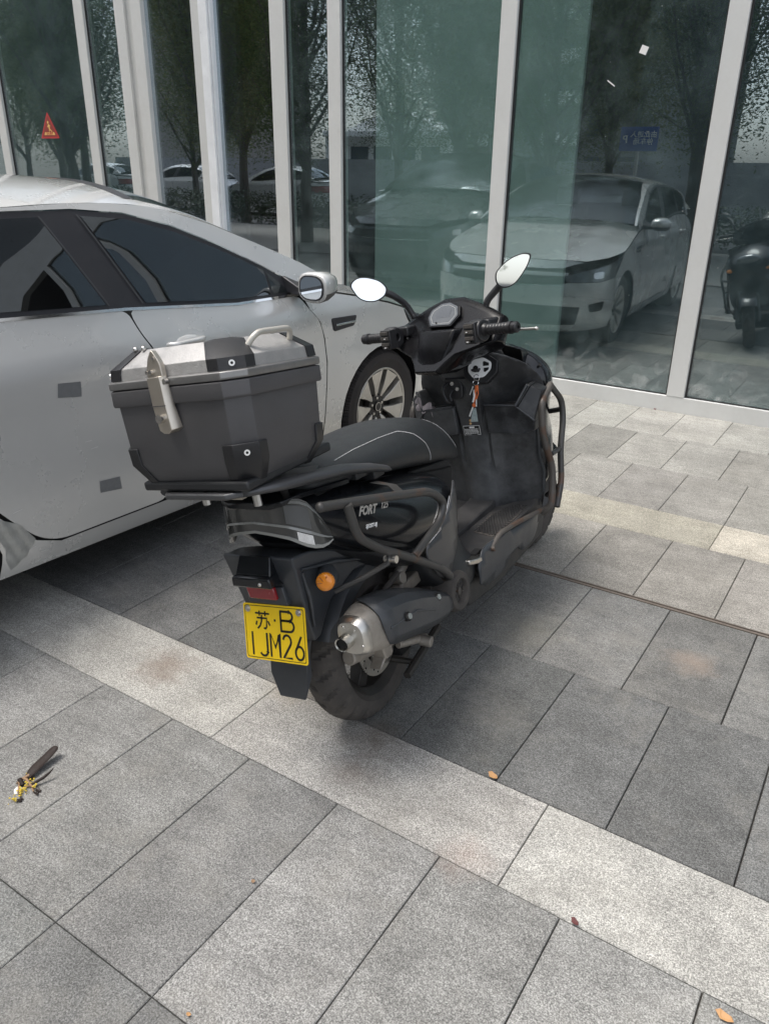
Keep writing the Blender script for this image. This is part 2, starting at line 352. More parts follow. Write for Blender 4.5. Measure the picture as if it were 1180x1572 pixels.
def stroke(mb, pts, w, th=.0008, mi=0):
    # flat ribbon in local xy plane with mitred joints
    P = [Vector((p[0], p[1])) for p in pts]; L = []; R = []
    for i, p in enumerate(P):
        a = P[max(0, i - 1)]; b = P[min(len(P) - 1, i + 1)]
        t = (b - a).normalized(); n = Vector((-t.y, t.x)); k = 1.
        if 0 < i < len(P) - 1:
            c = (P[i] - P[i - 1]).normalized().dot(t); k = 1 / max(.5, c)
        L.append(p + n * w / 2 * k); R.append(p - n * w / 2 * k)
    n = len(P); v = [(q.x, q.y, th) for q in L] + [(q.x, q.y, th) for q in R]; f = [(i, n + i, n + i + 1, i + 1) for i in range(n - 1)]
    mb.add(v, f, mi)
def arc(cx, cy, rx, ry, a0, a1, n=14):
    return [(cx + rx * cos(radians(a0 + (a1 - a0) * i / n)), cy + ry * sin(radians(a0 + (a1 - a0) * i / n))) for i in range(n + 1)]
def copy_tree(o, parent=None):
    c = o.copy(); COL.objects.link(c); c.parent = parent
    for ch in list(o.children): copy_tree(ch, c)
    return c

# ------------------------------------------------------------------ pavement (individual granite slabs in one ground mesh)
def granite():
    m = bpy.data.materials.new('granite slabs'); m.use_nodes = True
    n = m.node_tree.nodes; L = m.node_tree.links; p = n['Principled BSDF']
    tc = n.new('ShaderNodeTexCoord'); at = n.new('ShaderNodeAttribute'); at.attribute_name = 'tone'
    def noise(sc, det=2, ro=.5):
        x = n.new('ShaderNodeTexNoise'); x.inputs['Scale'].default_value = sc; x.inputs['Detail'].default_value = det; x.inputs['Roughness'].default_value = ro
        L.new(tc.outputs['Object'], x.inputs['Vector']); return x
    def mr(src, a, b, c, d):
        x = n.new('ShaderNodeMapRange'); x.inputs[1].default_value = a; x.inputs[2].default_value = b; x.inputs[3].default_value = c; x.inputs[4].default_value = d
        L.new(src, x.inputs[0]); return x.outputs[0]
    def mul(a, b):
        x = n.new('ShaderNodeMath'); x.operation = 'MULTIPLY'; L.new(a, x.inputs[0]); L.new(b, x.inputs[1]); return x.outputs[0]
    s1 = mr(noise(300, 2, .6).outputs['Fac'], .38, .64, .58, 1.40)
    vo = n.new('ShaderNodeTexVoronoi'); vo.inputs['Scale'].default_value = 260; L.new(tc.outputs['Object'], vo.inputs['Vector'])
    sp = n.new('ShaderNodeSeparateColor'); L.new(vo.outputs['Color'], sp.inputs[0])
    s2 = mr(sp.outputs[0], 0, 1, .70, 1.30)
    s3 = mr(noise(2.2, 9, .68).outputs['Fac'], .3, .7, .80, 1.22)
    s4 = mr(noise(9, 8, .7).outputs['Fac'], .35, .7, .9, 1.16)
    mp = n.new('ShaderNodeMapping'); mp.inputs['Scale'].default_value = (2.2, 11, 1); mp.inputs['Rotation'].default_value = (0, 0, .5); L.new(tc.outputs['Object'], mp.inputs[0])
    wi = noise(1.6, 8, .7); L.new(mp.outputs[0], wi.inputs['Vector']); wi.inputs['Distortion'].default_value = 1.2
    f = mul(mul(mul(s1, s2), mul(s3, s4)), mr(wi.outputs['Fac'], .35, .7, .90, 1.14))
    sc = n.new('ShaderNodeVectorMath'); sc.operation = 'SCALE'; L.new(at.outputs['Color'], sc.inputs[0]); L.new(f, sc.inputs['Scale'])
    # pale dust patches
    nd = noise(3.1, 10, .75); dm = mr(nd.outputs['Fac'], .50, .78, 0, .46)
    m1 = n.new('ShaderNodeMix'); m1.data_type = 'RGBA'; L.new(dm, m1.inputs[0]); L.new(sc.outputs[0], m1.inputs[6]); m1.inputs[7].default_value = (.34, .32, .28, 1)
    col = m1.outputs[2]
    # brown spill stains with ragged edges
    nw = noise(14, 5, .7)
    for (x, y, r, c, st) in ((-1.72, .17, .14, (.17, .11, .075), .55), (-.96, .25, .13, (.10, .075, .055), .65), (-.93, .12, .10, (.13, .10, .08), .5), (-.30, 1.16, .11, (.34, .26, .2), .45), (-.85, 1.05, .2, (.3, .28, .22), .3), (-1.3, .32, .12, (.30, .24, .16), .35), (-.55, .03, .09, (.32, .2, .15), .3)):
        vs = n.new('ShaderNodeVectorMath'); vs.operation = 'DISTANCE'; L.new(tc.outputs['Object'], vs.inputs[0]); vs.inputs[1].default_value = (x, y, 0)
        ad = n.new('ShaderNodeMath'); ad.operation = 'MULTIPLY_ADD'; L.new(nw.outputs['Fac'], ad.inputs[0]); ad.inputs[1].default_value = r * 1.6; L.new(vs.outputs['Value'], ad.inputs[2])
        mk = mr(ad.outputs[0], r * .75, r * 1.75, st, 0)
        mm = n.new('ShaderNodeMix'); mm.data_type = 'RGBA'; L.new(mk, mm.inputs[0]); L.new(col, mm.inputs[6]); mm.inputs[7].default_value = (*c, 1); col = mm.outputs[2]
    L.new(col, p.inputs['Base Color']); p.inputs['Roughness'].default_value = .72; p.inputs['Specular IOR Level'].default_value = .35
    bu = n.new('ShaderNodeBump'); bu.inputs['Strength'].default_value = .35; bu.inputs['Distance'].default_value = .0015
    L.new(noise(300, 3, .6).outputs['Fac'], bu.inputs['Height']); L.new(bu.outputs[0], p.inputs['Normal'])
    return m
GR = granite()
GY = 4.12      # front face of the facade frame
def pavement():
    rows = []   # y0, y1, pitch, offset, tone
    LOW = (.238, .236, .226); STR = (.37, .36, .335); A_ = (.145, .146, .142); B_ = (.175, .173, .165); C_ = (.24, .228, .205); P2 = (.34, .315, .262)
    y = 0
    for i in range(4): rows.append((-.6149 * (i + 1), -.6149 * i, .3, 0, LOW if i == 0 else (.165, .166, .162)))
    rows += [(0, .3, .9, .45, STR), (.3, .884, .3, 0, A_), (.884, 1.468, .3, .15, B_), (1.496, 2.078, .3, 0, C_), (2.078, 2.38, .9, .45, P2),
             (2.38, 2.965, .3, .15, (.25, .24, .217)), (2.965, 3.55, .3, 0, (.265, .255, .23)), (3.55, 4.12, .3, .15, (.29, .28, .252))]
    v = []; f = []; tone = []
    rnd = random.Random(3)
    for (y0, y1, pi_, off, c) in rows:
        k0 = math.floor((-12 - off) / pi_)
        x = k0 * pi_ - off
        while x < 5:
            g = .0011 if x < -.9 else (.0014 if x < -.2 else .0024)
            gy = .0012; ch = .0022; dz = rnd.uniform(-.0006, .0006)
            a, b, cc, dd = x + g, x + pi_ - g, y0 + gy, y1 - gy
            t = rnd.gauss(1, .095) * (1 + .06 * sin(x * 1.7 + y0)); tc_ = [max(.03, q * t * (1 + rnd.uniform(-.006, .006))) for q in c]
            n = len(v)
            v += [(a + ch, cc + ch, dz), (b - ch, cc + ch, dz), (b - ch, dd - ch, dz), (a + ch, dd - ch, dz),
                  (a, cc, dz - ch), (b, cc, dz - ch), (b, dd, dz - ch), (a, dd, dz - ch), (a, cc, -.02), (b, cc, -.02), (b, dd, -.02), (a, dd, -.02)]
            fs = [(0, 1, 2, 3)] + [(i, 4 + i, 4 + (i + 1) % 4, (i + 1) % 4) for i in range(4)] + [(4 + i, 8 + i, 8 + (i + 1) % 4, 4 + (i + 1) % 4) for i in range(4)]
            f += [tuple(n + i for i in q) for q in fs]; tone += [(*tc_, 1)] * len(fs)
            x += pi_
    n = len(v); v += [(-12, -2.6, -.012), (5, -2.6, -.012), (5, 4.3, -.012), (-12, 4.3, -.012)]; f.append((n, n + 1, n + 2, n + 3)); tone.append((.07, .065, .06, 1))
    me = bpy.data.meshes.new('pavement'); me.from_pydata(v, [], f)
    at = me.color_attributes.new('tone', 'FLOAT_COLOR', 'CORNER')
    li = 0
    for p, t in zip(me.polygons, tone):
        for _ in p.loop_indices: at.data[_].color = t
    o = finish('pavement', me, GR, smooth=0); tag(o, kind='structure')
pavement()
MB().box((-60, -120, -.14), (40, 40, -.1)).build('road', K['asphalt'], smooth=0)['kind'] = 'structure'
MB().box((-60, -7.5, -.09), (40, -2.61, -.003)).build('path', mat('worn grey paving', (.30, .29, .27), .8, var=.25, vscale=6, bump=.3, bscale=60), smooth=0)['kind'] = 'structure'
# drain channel: two steel lips with a dark slot
t = thing('drain_channel', 'narrow rusty slot drain running between the paving rows', 'drain', (0, 1.482, 0))
CH = mat('rusty channel steel', (.16, .13, .11), .6, metal=.4, dust=.6, dustcol=(.27, .24, .20), dscale=30)
mb = MB(); mb.box((-12, -.0125, -.012), (5, -.0075, .0015)); mb.box((-12, .0075, -.012), (5, .0125, .0015)); mb.box((-12, -.0035, -.012), (5, .0035, -.001)); mb.build('rail', CH, t)
MB().box((-12, -.0075, -.0135), (5, .0075, -.0115)).build('slot', mat('dirt in slot', (.06, .05, .04), .9), t)

# ------------------------------------------------------------------ glass facade
fac = thing('glass_facade', 'ground floor glass shopfront with pale metal frames', 'facade', (0, GY, 0))
HT = 5.2
mull = [(-11.0, .12, 0), (-9.57, .12, 0), (-8.17, .12, 0), (-6.757, .12, 0), (-6.11, .34, 1), (-4.473, .14, 0), (-3.935, .115, 0), (-2.54, .113, 0), (-1.138, .113, 0), (.27, .113, 0), (1.67, .113, 0), (3.07, .113, 0)]
BR = -5.265
pl = MB(); pl.box((-12, .0, -.01), (5, .09, .105)); pl.build('plinth', K['mull'], fac, bevel=.003)
up = MB(); up.box((-45, .2, HT + .4), (35, 12, 19)); up.build('upper_wall', mat('dark upper curtain wall', (.09, .10, .105), .35), fac, smooth=0)
for k in range(4): MB().box((-45, .0, HT + .4 + k * 3.6), (35, .2, HT + .75 + k * 3.6)).build('storey_band', K['mull'], fac, smooth=0)
MB().box((5, .09, -.02), (35, .2, HT + .4)).build('side_wall', K['indark'], fac, smooth=0); MB().box((-45, .09, -.02), (-12.1, .2, HT + .4)).build('side_wall', K['indark'], fac, smooth=0)
MB().box((-12, .0, HT), (5, .12, HT + .4)).build('transom', K['mull'], fac, bevel=.003)
ed = []
for (x, wd, kind) in mull:
    if kind == 0:
        MB().box((x - wd / 2, -.003, .105), (x + wd / 2, .09, HT)).build('mullion', K['mull'], fac, bevel=.003)
        g = MB(); g.box((x - wd / 2 - .012, .024, .105), (x - wd / 2, .05, HT)); g.box((x + wd / 2, .024, .105), (x + wd / 2 + .012, .05, HT)); g.build('gasket', K['gasket'], fac)
    else:
        m_ = MB(); m_.box((x - .17, -.003, .105), (x - .047, .09, HT)); m_.box((x - .047, .022, .105), (x + .049, .09, HT)); m_.box((x + .049, -.012, .105), (x + .17, .09, HT)); m_.build('mullion', K['mull'], fac, bevel=.003)
    ed.append((x - wd / 2, x + wd / 2))
m_ = MB(); m_.box((BR - .095, -.010, .105), (BR + .005, .09, HT)); m_.build('mullion', K['mull'], fac, bevel=.003)
m_ = MB(); m_.box((BR + .008, -.03, .105), (BR + .1, .09, HT)); m_.box((BR + .102, -.012, .105), (BR + .118, .09, HT)); m_.build('mullion', K['mullbright'], fac, bevel=.004)
ed.append((BR - .095, BR + .118)); ed.sort()
for (a, b) in zip(ed, ed[1:]):
    x0, x1 = a[1], b[0]; xc = (x0 + x1) / 2
    gm = G2 if -5.9 < xc < -4.5 else G1
    MB().box((x0 + .002, .03, .1), (x1 - .002, .042, HT)).build('glass_pane', gm, fac, smooth=0)
    if xc > -3: 
        sd = MB(); sd.box((x0 + .002, .018, .105), (x1 - .002, .03, .112)); sd.build('seal', K['gasket'], fac)
# room behind the glass
rm = MB(); rm.box((-12, 4.4, -.02), (5, 4.5, HT)); rm.box((-12, .1, HT), (5, 4.4, HT + .1)); rm.box((-12.1, .1, -.02), (-12, 4.4, HT)); rm.box((5, .1, -.02), (5.1, 4.4, HT)); rm.build('room', K['indark'], fac, smooth=0)
MB().box((-12, .095, -.03), (5, 4.4, .02)).build('room_floor', K['infloor'], fac, smooth=0)
pn = MB(); pn.box((-3.80, .36, .03), (-2.14, .40, HT - .3)); pn.build('blind', K['inwall'], fac, smooth=0)
pn = MB(); pn.box((-11.5, 1.2, .03), (-6.0, 1.26, HT - .3)); pn.build('blind', mat('slate blind', (.13, .15, .17), .8, var=.1, vscale=2), fac, smooth=0)
pn = MB(); pn.box((-2.13, 1.6, .03), (3, 1.66, HT - .3)); pn.build('blind', mat('dark blue blind', (.05, .065, .085), .8, var=.1, vscale=2), fac, smooth=0)
# warning sticker (stuck to the pane)
st = thing('warning_sticker', 'small red triangular warning sticker on the left window pane', 'sticker', (-7.445, 4.148, 1.70))
tri = MB(); tri.prism(fillet2([(-.145, 0), (.145, 0), (0, .235)], .012), 'y', -.0008, 0); tri.build('backing', K['signred'], st, smooth=0)
tri = MB(); tri.prism(fillet2([(-.118, .014), (.118, .014), (0, .205)], .008), 'y', -.0014, -.0009); tri.prism([(-.085, .03), (.085, .03), (.07, .055), (-.07, .055)], 'y', -.0019, -.0015, 1)
fg = MB()
fg.sphere((-.006, -.0022, .142), (.012, .0008, .013), 6)
for a, b, r in (((0, .125), (.006, .085), .009), ((.006, .085), (.03, .068), .005), ((.03, .068), (.045, .058), .004), ((.006, .085), (0, .062), .005), ((0, .12), (-.022, .1), .004), ((0, .12), (.024, .108), .004)):
    fg.tube([(a[0], -.0022, a[1]), (b[0], -.0022, b[1])], r, 6)
tri.build('border', [mat('dark red print', (.25, .03, .02), .5), K['signyel']], st, smooth=0)
for v_ in range(len(fg.v)): fg.v[v_] = (fg.v[v_][0], -.0022 + (fg.v[v_][1] + .0022) * .05, fg.v[v_][2])
fg.build('running_figure', K['signyel'], st)
text('lettering', '当心滑倒', .026, K['signred'], st, frame((0, -.0024, .0425), (1, 0, 0), (0, 0, 1)), bold=.0004)
pp = MB(); pp.box((-.022, -.0015, -.022), (.022, 0, .022)); o = pp.build('paper_scrap', K['paper'], smooth=0); o.location = (-1.651, 4.149, 2.15); o.rotation_euler = (0, .35, 0)
tag(o, 'tiny white square of paper stuck high on the large window', 'paper scrap')
pp = MB(); pp.box((-.03, -.0015, -.003), (.03, 0, .003)); o = pp.build('tape_scrap', K['paper'], smooth=0); o.location = (-1.83, 4.149, 1.98); o.rotation_euler = (0, .6, 0)
tag(o, 'thin pale sliver of tape on the large window below the paper square', 'tape scrap')
for i, (x, z) in enumerate(((-1.62, 1.0), (-2.2, 1.1), (-1.95, .95), (-2.05, 1.4))): pass

# ------------------------------------------------------------------ surroundings behind the camera (seen mirrored in the glass)
def leafmesh(n, fn, s0, s1, rnd):
    v = []; f = []
    for i in range(n):
        p = fn(rnd); s = rnd.uniform(s0, s1)
        a = Vector((rnd.gauss(0, 1), rnd.gauss(0, 1), rnd.gauss(0, .6))).normalized(); b = a.cross(Vector((rnd.gauss(0, 1), rnd.gauss(0, 1), rnd.gauss(0, 1)))).normalized()
        k = len(v); v += [p - a * s, p + b * s * .38, p + a * s, p - b * s * .38]; f.append((k, k + 1, k + 2, k + 3))
    me = bpy.data.meshes.new('crown'); me.from_pydata([tuple(x) for x in v], [], f); return me
def tree_mesh(seed, h=8.5, base=2.0, up=1.0):
    rnd = random.Random(seed); tr = MB(); tips = []
    tr.tube([(0, 0, -.1), (.02, 0, 1.0), (.05, .03, base), (.02, .05, h * .6)], [.13, .10, .085, .03], 10)
    for i in range(30):
        z = base * .8 + (h * .55 - base * .8) * rnd.random() ** 1.4; a = rnd.uniform(0, 2 * pi); l = rnd.uniform(1.6, 3.4)
        p = [Vector((.03, .03, z))]; dr = Vector((cos(a) * .6, sin(a) * .6, .75 * up))
        for k in range(4):
            dr = (dr + Vector((rnd.gauss(0, .12), rnd.gauss(0, .12), .16 * up + rnd.gauss(0, .05)))).normalized(); p.append(p[-1] + dr * l / 4)
        tr.tube(p, [.035, .028, .02, .012, .006], 5); tips += p[1:]
        for j in range(5):
            q = p[rnd.randint(1, 4)]; dd = Vector((rnd.gauss(0, .5), rnd.gauss(0, .5), rnd.uniform(.2, 1.2))).normalized(); e = q + dd * rnd.uniform(.5, 1.2)
            tr.tube([q, (q + e) / 2 + Vector((rnd.gauss(0, .05), 0, 0)), e], [.010, .007, .003], 4); tips += [(q + e) / 2, e]
    def fn(r):
        q = r.choice(tips); s = .36; return q + Vector((r.gauss(0, s), r.gauss(0, s), r.gauss(0, s * .9)))
    return tr, leafmesh(62000, fn, .017, .038, rnd)
protos = [tree_mesh(1, 8.5, 1.35), tree_mesh(5, 9.5, 1.6, 1.5)]
pm = []
for tr, cm in protos:
    me = bpy.data.meshes.new('trunk'); me.from_pydata(tr.v, [], tr.f); me.materials.append(K['bark']); pm.append((me, cm))
TREES = [(-26, -9.5, 0, 'tree far to the left behind the white cars'), (-30, -12.5, 1, 'tall tree at the far left end of the second row'), (-21, -11.0, 0, 'bushy tree behind the white cars and the hedge'), (-17.0, -9.0, 1, 'tree between the two front trees on the left'), (-36, -15, 0, 'most distant tree at the left beyond the road'), (-9.5, -8.8, 1, 'tree behind the front row opposite the green tinted window'), (-17.5, -3.6, 0, 'slim street tree at the far left end of the row opposite the shopfront'), (-13.8, -4.6, 1, 'street tree left of the white kiosk across the road, mirrored in the narrow panes'),
         (-10.9, -4.2, 0, 'leafy street tree mirrored in the clear narrow pane left of the scooter'), (-8.2, -5.6, 1, 'tall upright tree mirrored above the parked cars'), (-5.9, -4.8, 0, 'bushy street tree mirrored in the green tinted window'),
         (-3.9, -7.2, 1, 'street tree beside the blue parking sign'), (-1.6, -5.9, 0, 'street tree right of the blue parking sign'), (.6, -7.6, 1, 'tree mirrored at the right edge of the shopfront'),
         (-21.5, -7.0, 1, 'tree behind the row of white cars on the left'), (-12.0, -9.5, 0, 'tree standing behind the front row, right of the kiosk'), (-7.0, -11.5, 1, 'tree in the second row behind the blue sign'), (-1.5, -12.0, 1, 'tree in the second row at the right')]
for i, (x, y, k, lab) in enumerate(TREES):
    t = thing('street_tree', lab, 'tree', (x, y, 0), i * 1.3, 'street trees opposite the shopfront'); s = 1.18 + .14 * sin(i * 2.3); t.scale = (s, s, s)
    o = bpy.data.objects.new('trunk', pm[k][0]); COL.objects.link(o); o.parent = t
    me = pm[k][1]
    if not me.materials: me.materials.append(K['leaf'] if k == 0 else K['leaf2'])
    o = bpy.data.objects.new('crown', me); COL.objects.link(o); o.parent = t
rnd = random.Random(9)
hm = leafmesh(14000, lambda r: Vector((r.uniform(-7, 7), r.uniform(-.5, .5), r.uniform(0, .75) + .08 * sin(r.uniform(0, 6)))), .03, .06, rnd)
for x, lab in ((-16, 'low clipped hedge in front of the white cars, left length'), (-2, 'low clipped hedge beside the road, right length')):
    o = bpy.data.objects.new('hedge', hm); COL.objects.link(o); o.location = (x, -8.2 if x < -10 else -9.2, 0); o.rotation_euler = (0, 0, .05)
    tag(o, lab, 'hedge', 'hedges along the road')
hm.materials.append(K['hedge'])
# blue parking sign
sg = thing('parking_sign', 'blue direction sign with white lettering on a slim post', 'sign', (-4.25, -4.5, 0), radians(-8))
MB().box((-.30, -.01, 1.76), (.30, .01, 2.12)).build('sign_panel', K['signblue'], sg, bevel=.01)
MB().cyl((0, -.03, -.1), (0, -.03, 2.1), .03).build('post', K['mull'], sg)
text('lettering', '由此进入\n停车场', .105, K['white'], sg, frame((.07, .0115, 1.95), (-1, 0, 0), (0, 0, 1)), bold=.001)
text('lettering', 'P', .16, K['white'], sg, frame((-.215, .0115, 1.93), (-1, 0, 0), (0, 0, 1)), bold=.003)
# white kiosk
kx = thing('kiosk', 'small white gatehouse with a flat overhanging roof', 'kiosk', (-22.0, -26, 0), radians(-10))
MB().box((-2.6, -1.5, 0), (2.6, 1.5, 2.7)).build('wall', K['white'], kx, smooth=0)
MB().box((-3.4, -2.2, 2.7), (3.4, 2.2, 2.95)).build('roof', K['white'], kx, bevel=.02); MB().prism([(-2.6, 2.95), (2.6, 2.95), (0, 3.9)], 'y', -1.6, 1.6).build('gable', K['white'], kx)
for x in (-1.8, -.6, .6, 1.8): MB().box((x - .45, 1.5, 1.0), (x + .45, 1.52, 2.3)).build('window', K['winglass'], kx)
for x in (-3.2, 3.2): MB().box((x - .1, 1.9, 0), (x + .1, 2.1, 2.7)).build('column', K['white'], kx)
# boundary wall
o = MB().box((-34, -.1, 0), (10, .1, 1.7)).build('boundary_wall', mat('grey boundary wall', (.30, .31, .33), .8), smooth=0); o.location = (0, -17.5, 0); o.rotation_euler = (0, 0, .03)
tag(o, 'long low grey boundary wall beyond the road', 'wall')
# apartment blocks
wb = MB(); wb.box((-.8, 0, -.75), (.8, .06, .75)); 
wme = bpy.data.meshes.new('window'); wme.from_pydata(wb.v, [], wb.f); wme.materials.append(K['winglass'])
bb = MB(); bb.box((-1.5, 0, -.5), (1.5, .9, .45)); bme = bpy.data.meshes.new('balcony'); bme.from_pydata(bb.v, [], bb.f); bme.materials.append(K['white'])
for (x, y, wd, nf, rz, mm, lab) in ((-58, -42, 22, 8, .75, 'bldg', 'beige apartment block at the left beyond the trees'), (-30, -60, 24, 9, .25, 'bldg2', 'grey apartment block in the middle beyond the trees'), (2, -62, 24, 9, -.1, 'bldg', 'beige apartment block at the right beyond the trees')):
    b = thing('apartment_building', lab, 'building', (x, y, 0), rz, 'apartment blocks beyond the road')
    MB().box((-wd / 2, -12, 0), (wd / 2, 0, nf * 3)).build('wall', K[mm], b, smooth=0); MB().box((-wd / 2 - .4, -12.4, nf * 3), (wd / 2 + .4, .4, nf * 3 + .8)).build('roof', K['bldg2'], b, smooth=0)
    for j in range(nf):
        for i in range(int(wd // 3.2)):
            xx = -wd / 2 + 1.9 + i * 3.2; me = bme if i % 3 == 1 else wme
            o = bpy.data.objects.new('window', wme); COL.objects.link(o); o.parent = b; o.location = (xx, .02, 1.6 + j * 3)
            if i % 3 == 1:
                o = bpy.data.objects.new('balcony', bme); COL.objects.link(o); o.parent = b; o.location = (xx, .01, .7 + j * 3)

# ------------------------------------------------------------------ saloon cars (x right, y forward, origin under the front axle)
INW = [(.12, .10), (.16, .06), (.2, .035), (.27, .012), (.38, .002), (.55, .0), (.72, .004), (.86, .0), (.885, .006), (.93, .022), (.97, .040), (1.02, .056), (1.1, .088), (1.2, .127), (1.3, .172), (1.36, .205), (1.45, .27)]
INF = [(.12, .16), (.2, .05), (.33, .01), (.5, .0), (.6, .012), (.68, .04), (.76, .10), (.85, .2), (1., .4)]
HW = .85; FO = .84; RO = .96; YR = -2.57
def ctheta(s): return radians(90 * min(1, max(0, s)) ** 1.5)
def PS(s, z, side=1, off=0.):
    W = HW - interp(INW, z) + off
    if s > 0:
        t = ctheta(s); x = max(0, cos(t)) ** (2 / 2.2) * W; y = sin(t) ** (2 / 3.2) * (FO - interp(INF, z) + off)
    elif s < YR:
        t = ctheta(YR - s); x = max(0, cos(t)) ** (2 / 2.6) * W; y = YR - sin(t) ** (2 / 3.2) * (RO - interp(INF, z) * .5 + off)
    else: x = W; y = s
    return (x * side, y, z)
def SY(y):
    if y > 0: return (math.degrees(math.asin(min(1, (y / FO)) ** 1.6)) / 90) ** (1 / 1.5)
    if y < YR: return YR - (math.degrees(math.asin(min(1, ((YR - y) / RO)) ** 1.6)) / 90) ** (1 / 1.5)
    return y
def archpts(yc, r, z0, n=18, zc=.305):
    a0 = math.degrees(math.asin((z0 - zc) / r)); return [(SY(yc + r * cos(radians(a))), zc + r * sin(radians(a))) for a in [180 - a0 + (2 * a0 - 180) * i / n for i in range(n + 1)]]
ZC = [(-3.35, 1.03), (-3.1, 1.06), (-2.95, 1.13), (-2.5, 1.36), (-2.2, 1.415), (-1.75, 1.448), (-1.35, 1.44), (-1.1, 1.385), (-.7, 1.205), (-.5, 1.105), (-.28, .985)]
def zc(y): return sinterp(ZC, y)
def zedge(y): return zc(y) - .085 * min(1, max(.45, (zc(y) - .9) / .5))
def RF(u, y, off=0.):
    ze = zedge(y); X = HW - interp(INW, ze) - .002
    bow = (1 - u * u) * (.10 if y > -1.3 else -.06) * min(1, abs(y + 1.6) / .9)
    return (u * X, y + bow, zc(y) - (zc(y) - ze) * abs(u) ** 2.6 + off)
def ZT(s): return interp([(-.62, .985), (-.4, .955), (-.2, .915), (0, .865), (.12, .83), (.25, .79), (.4, .745), (.6, .70), (1, .68)], s)
def HOOD(u, s):
    e = PS(s, ZT(s)); k = 1 - u * u; bow = .02 + .26 * max(0, (s + .1) / .5) ** 1.3
    if s < -.35: bow += .04 * (-.35 - s) * 0
    return (u * (e[0] - .004), e[1] + k * bow, ZT(s) + .004 + .055 * (1 - abs(u) ** 2.5) * (1 - .35 * max(0, s) / .4) + (.012 if .55 < abs(u) < .8 else 0) * (1 - max(0, s)))
def make_wheel(parent, x, y, side, rubber, rimm, steer=0.):
    w = thing('wheel', None, None, (x, y, .31), steer); w.parent = parent
    R = .31; sg = side
    prof = [(R - .10, -.085), (R - .05, -.10), (R - .018, -.092), (R - .003, -.07), (R, -.03), (R, .03), (R - .003, .07), (R - .018, .092), (R - .05, .10), (R - .10, .085)]
    def fr(t, k, r):
        if k in (2, 3, 6, 7): return r - (.006 if (t * 60 / pi) % 1 < .28 else 0)
        if k in (4, 5): return r - (.002 if (t * 60 / pi) % 1 < .15 else 0)
        return r
    MB().lathe(prof, seg=240, fr=fr).build('tyre', rubber, w, smooth=25)
    rm = MB(); rm.lathe([(.218, .078 * sg), (.212, .088 * sg), (.203, .084 * sg), (.198, .06 * sg), (.19, -.07 * sg), (.2, -.085 * sg), (.215, -.08 * sg)], seg=64)
    NB = 9
    for i in range(NB):
        a = 2 * pi * (i + .5) / NB; hw = pi / NB
        def pt(r, sgn, xx, tw): 
            an = a + sgn * max(.03, hw - tw / (2 * r)); return (xx, r * cos(an), r * sin(an))
        r0, r1 = .058, .204
        ring = []
        rr = [r0, .085, .12, .16, r1]
        vs = []
        for r in rr:
            tw = .040 if r > .1 else .032
            xx = (.058 + (.026 * ((r - r0) / (r1 - r0)) ** .8)) * sg
            vs += [pt(r, -1, xx, tw), pt(r, 1, xx, tw), pt(r, 1, xx - .03 * sg, tw), pt(r, -1, xx - .03 * sg, tw)]
        rm.loft([vs[4 * k:4 * k + 4] for k in range(len(rr))])
    rm.build('rim', rimm, w, bevel=.0015)
    hb = MB(); hb.cyl((.02 * sg, 0, 0), (.052 * sg, 0, 0), .066, 24); hb.cyl((.05 * sg, 0, 0), (.064 * sg, 0, 0), .026, 20)
    hb.lathe([(.19, .0), (.19, -.01 * sg), (.03, -.01 * sg), (.03, 0)], seg=40)
    hb.build('hub', K['rim'], w)
    bl = MB()
    for i in range(5):
        a = 2 * pi * i / 5 + .3; bl.cyl((.05 * sg, .045 * cos(a), .045 * sin(a)), (.058 * sg, .045 * cos(a), .045 * sin(a)), .0075, 6)
    bl.lathe([(.024, .0645 * sg), (.024, .066 * sg), (.021, .066 * sg), (.021, .0645 * sg)], seg=20)
    bl.build('wheel_nut', K['bolt'], w)
    MB().lathe([(.13, .005 * sg), (.13, -.01 * sg), (.05, -.01 * sg), (.05, .005 * sg)], seg=32).build('brake_disc', K['steel'], w)
    return w
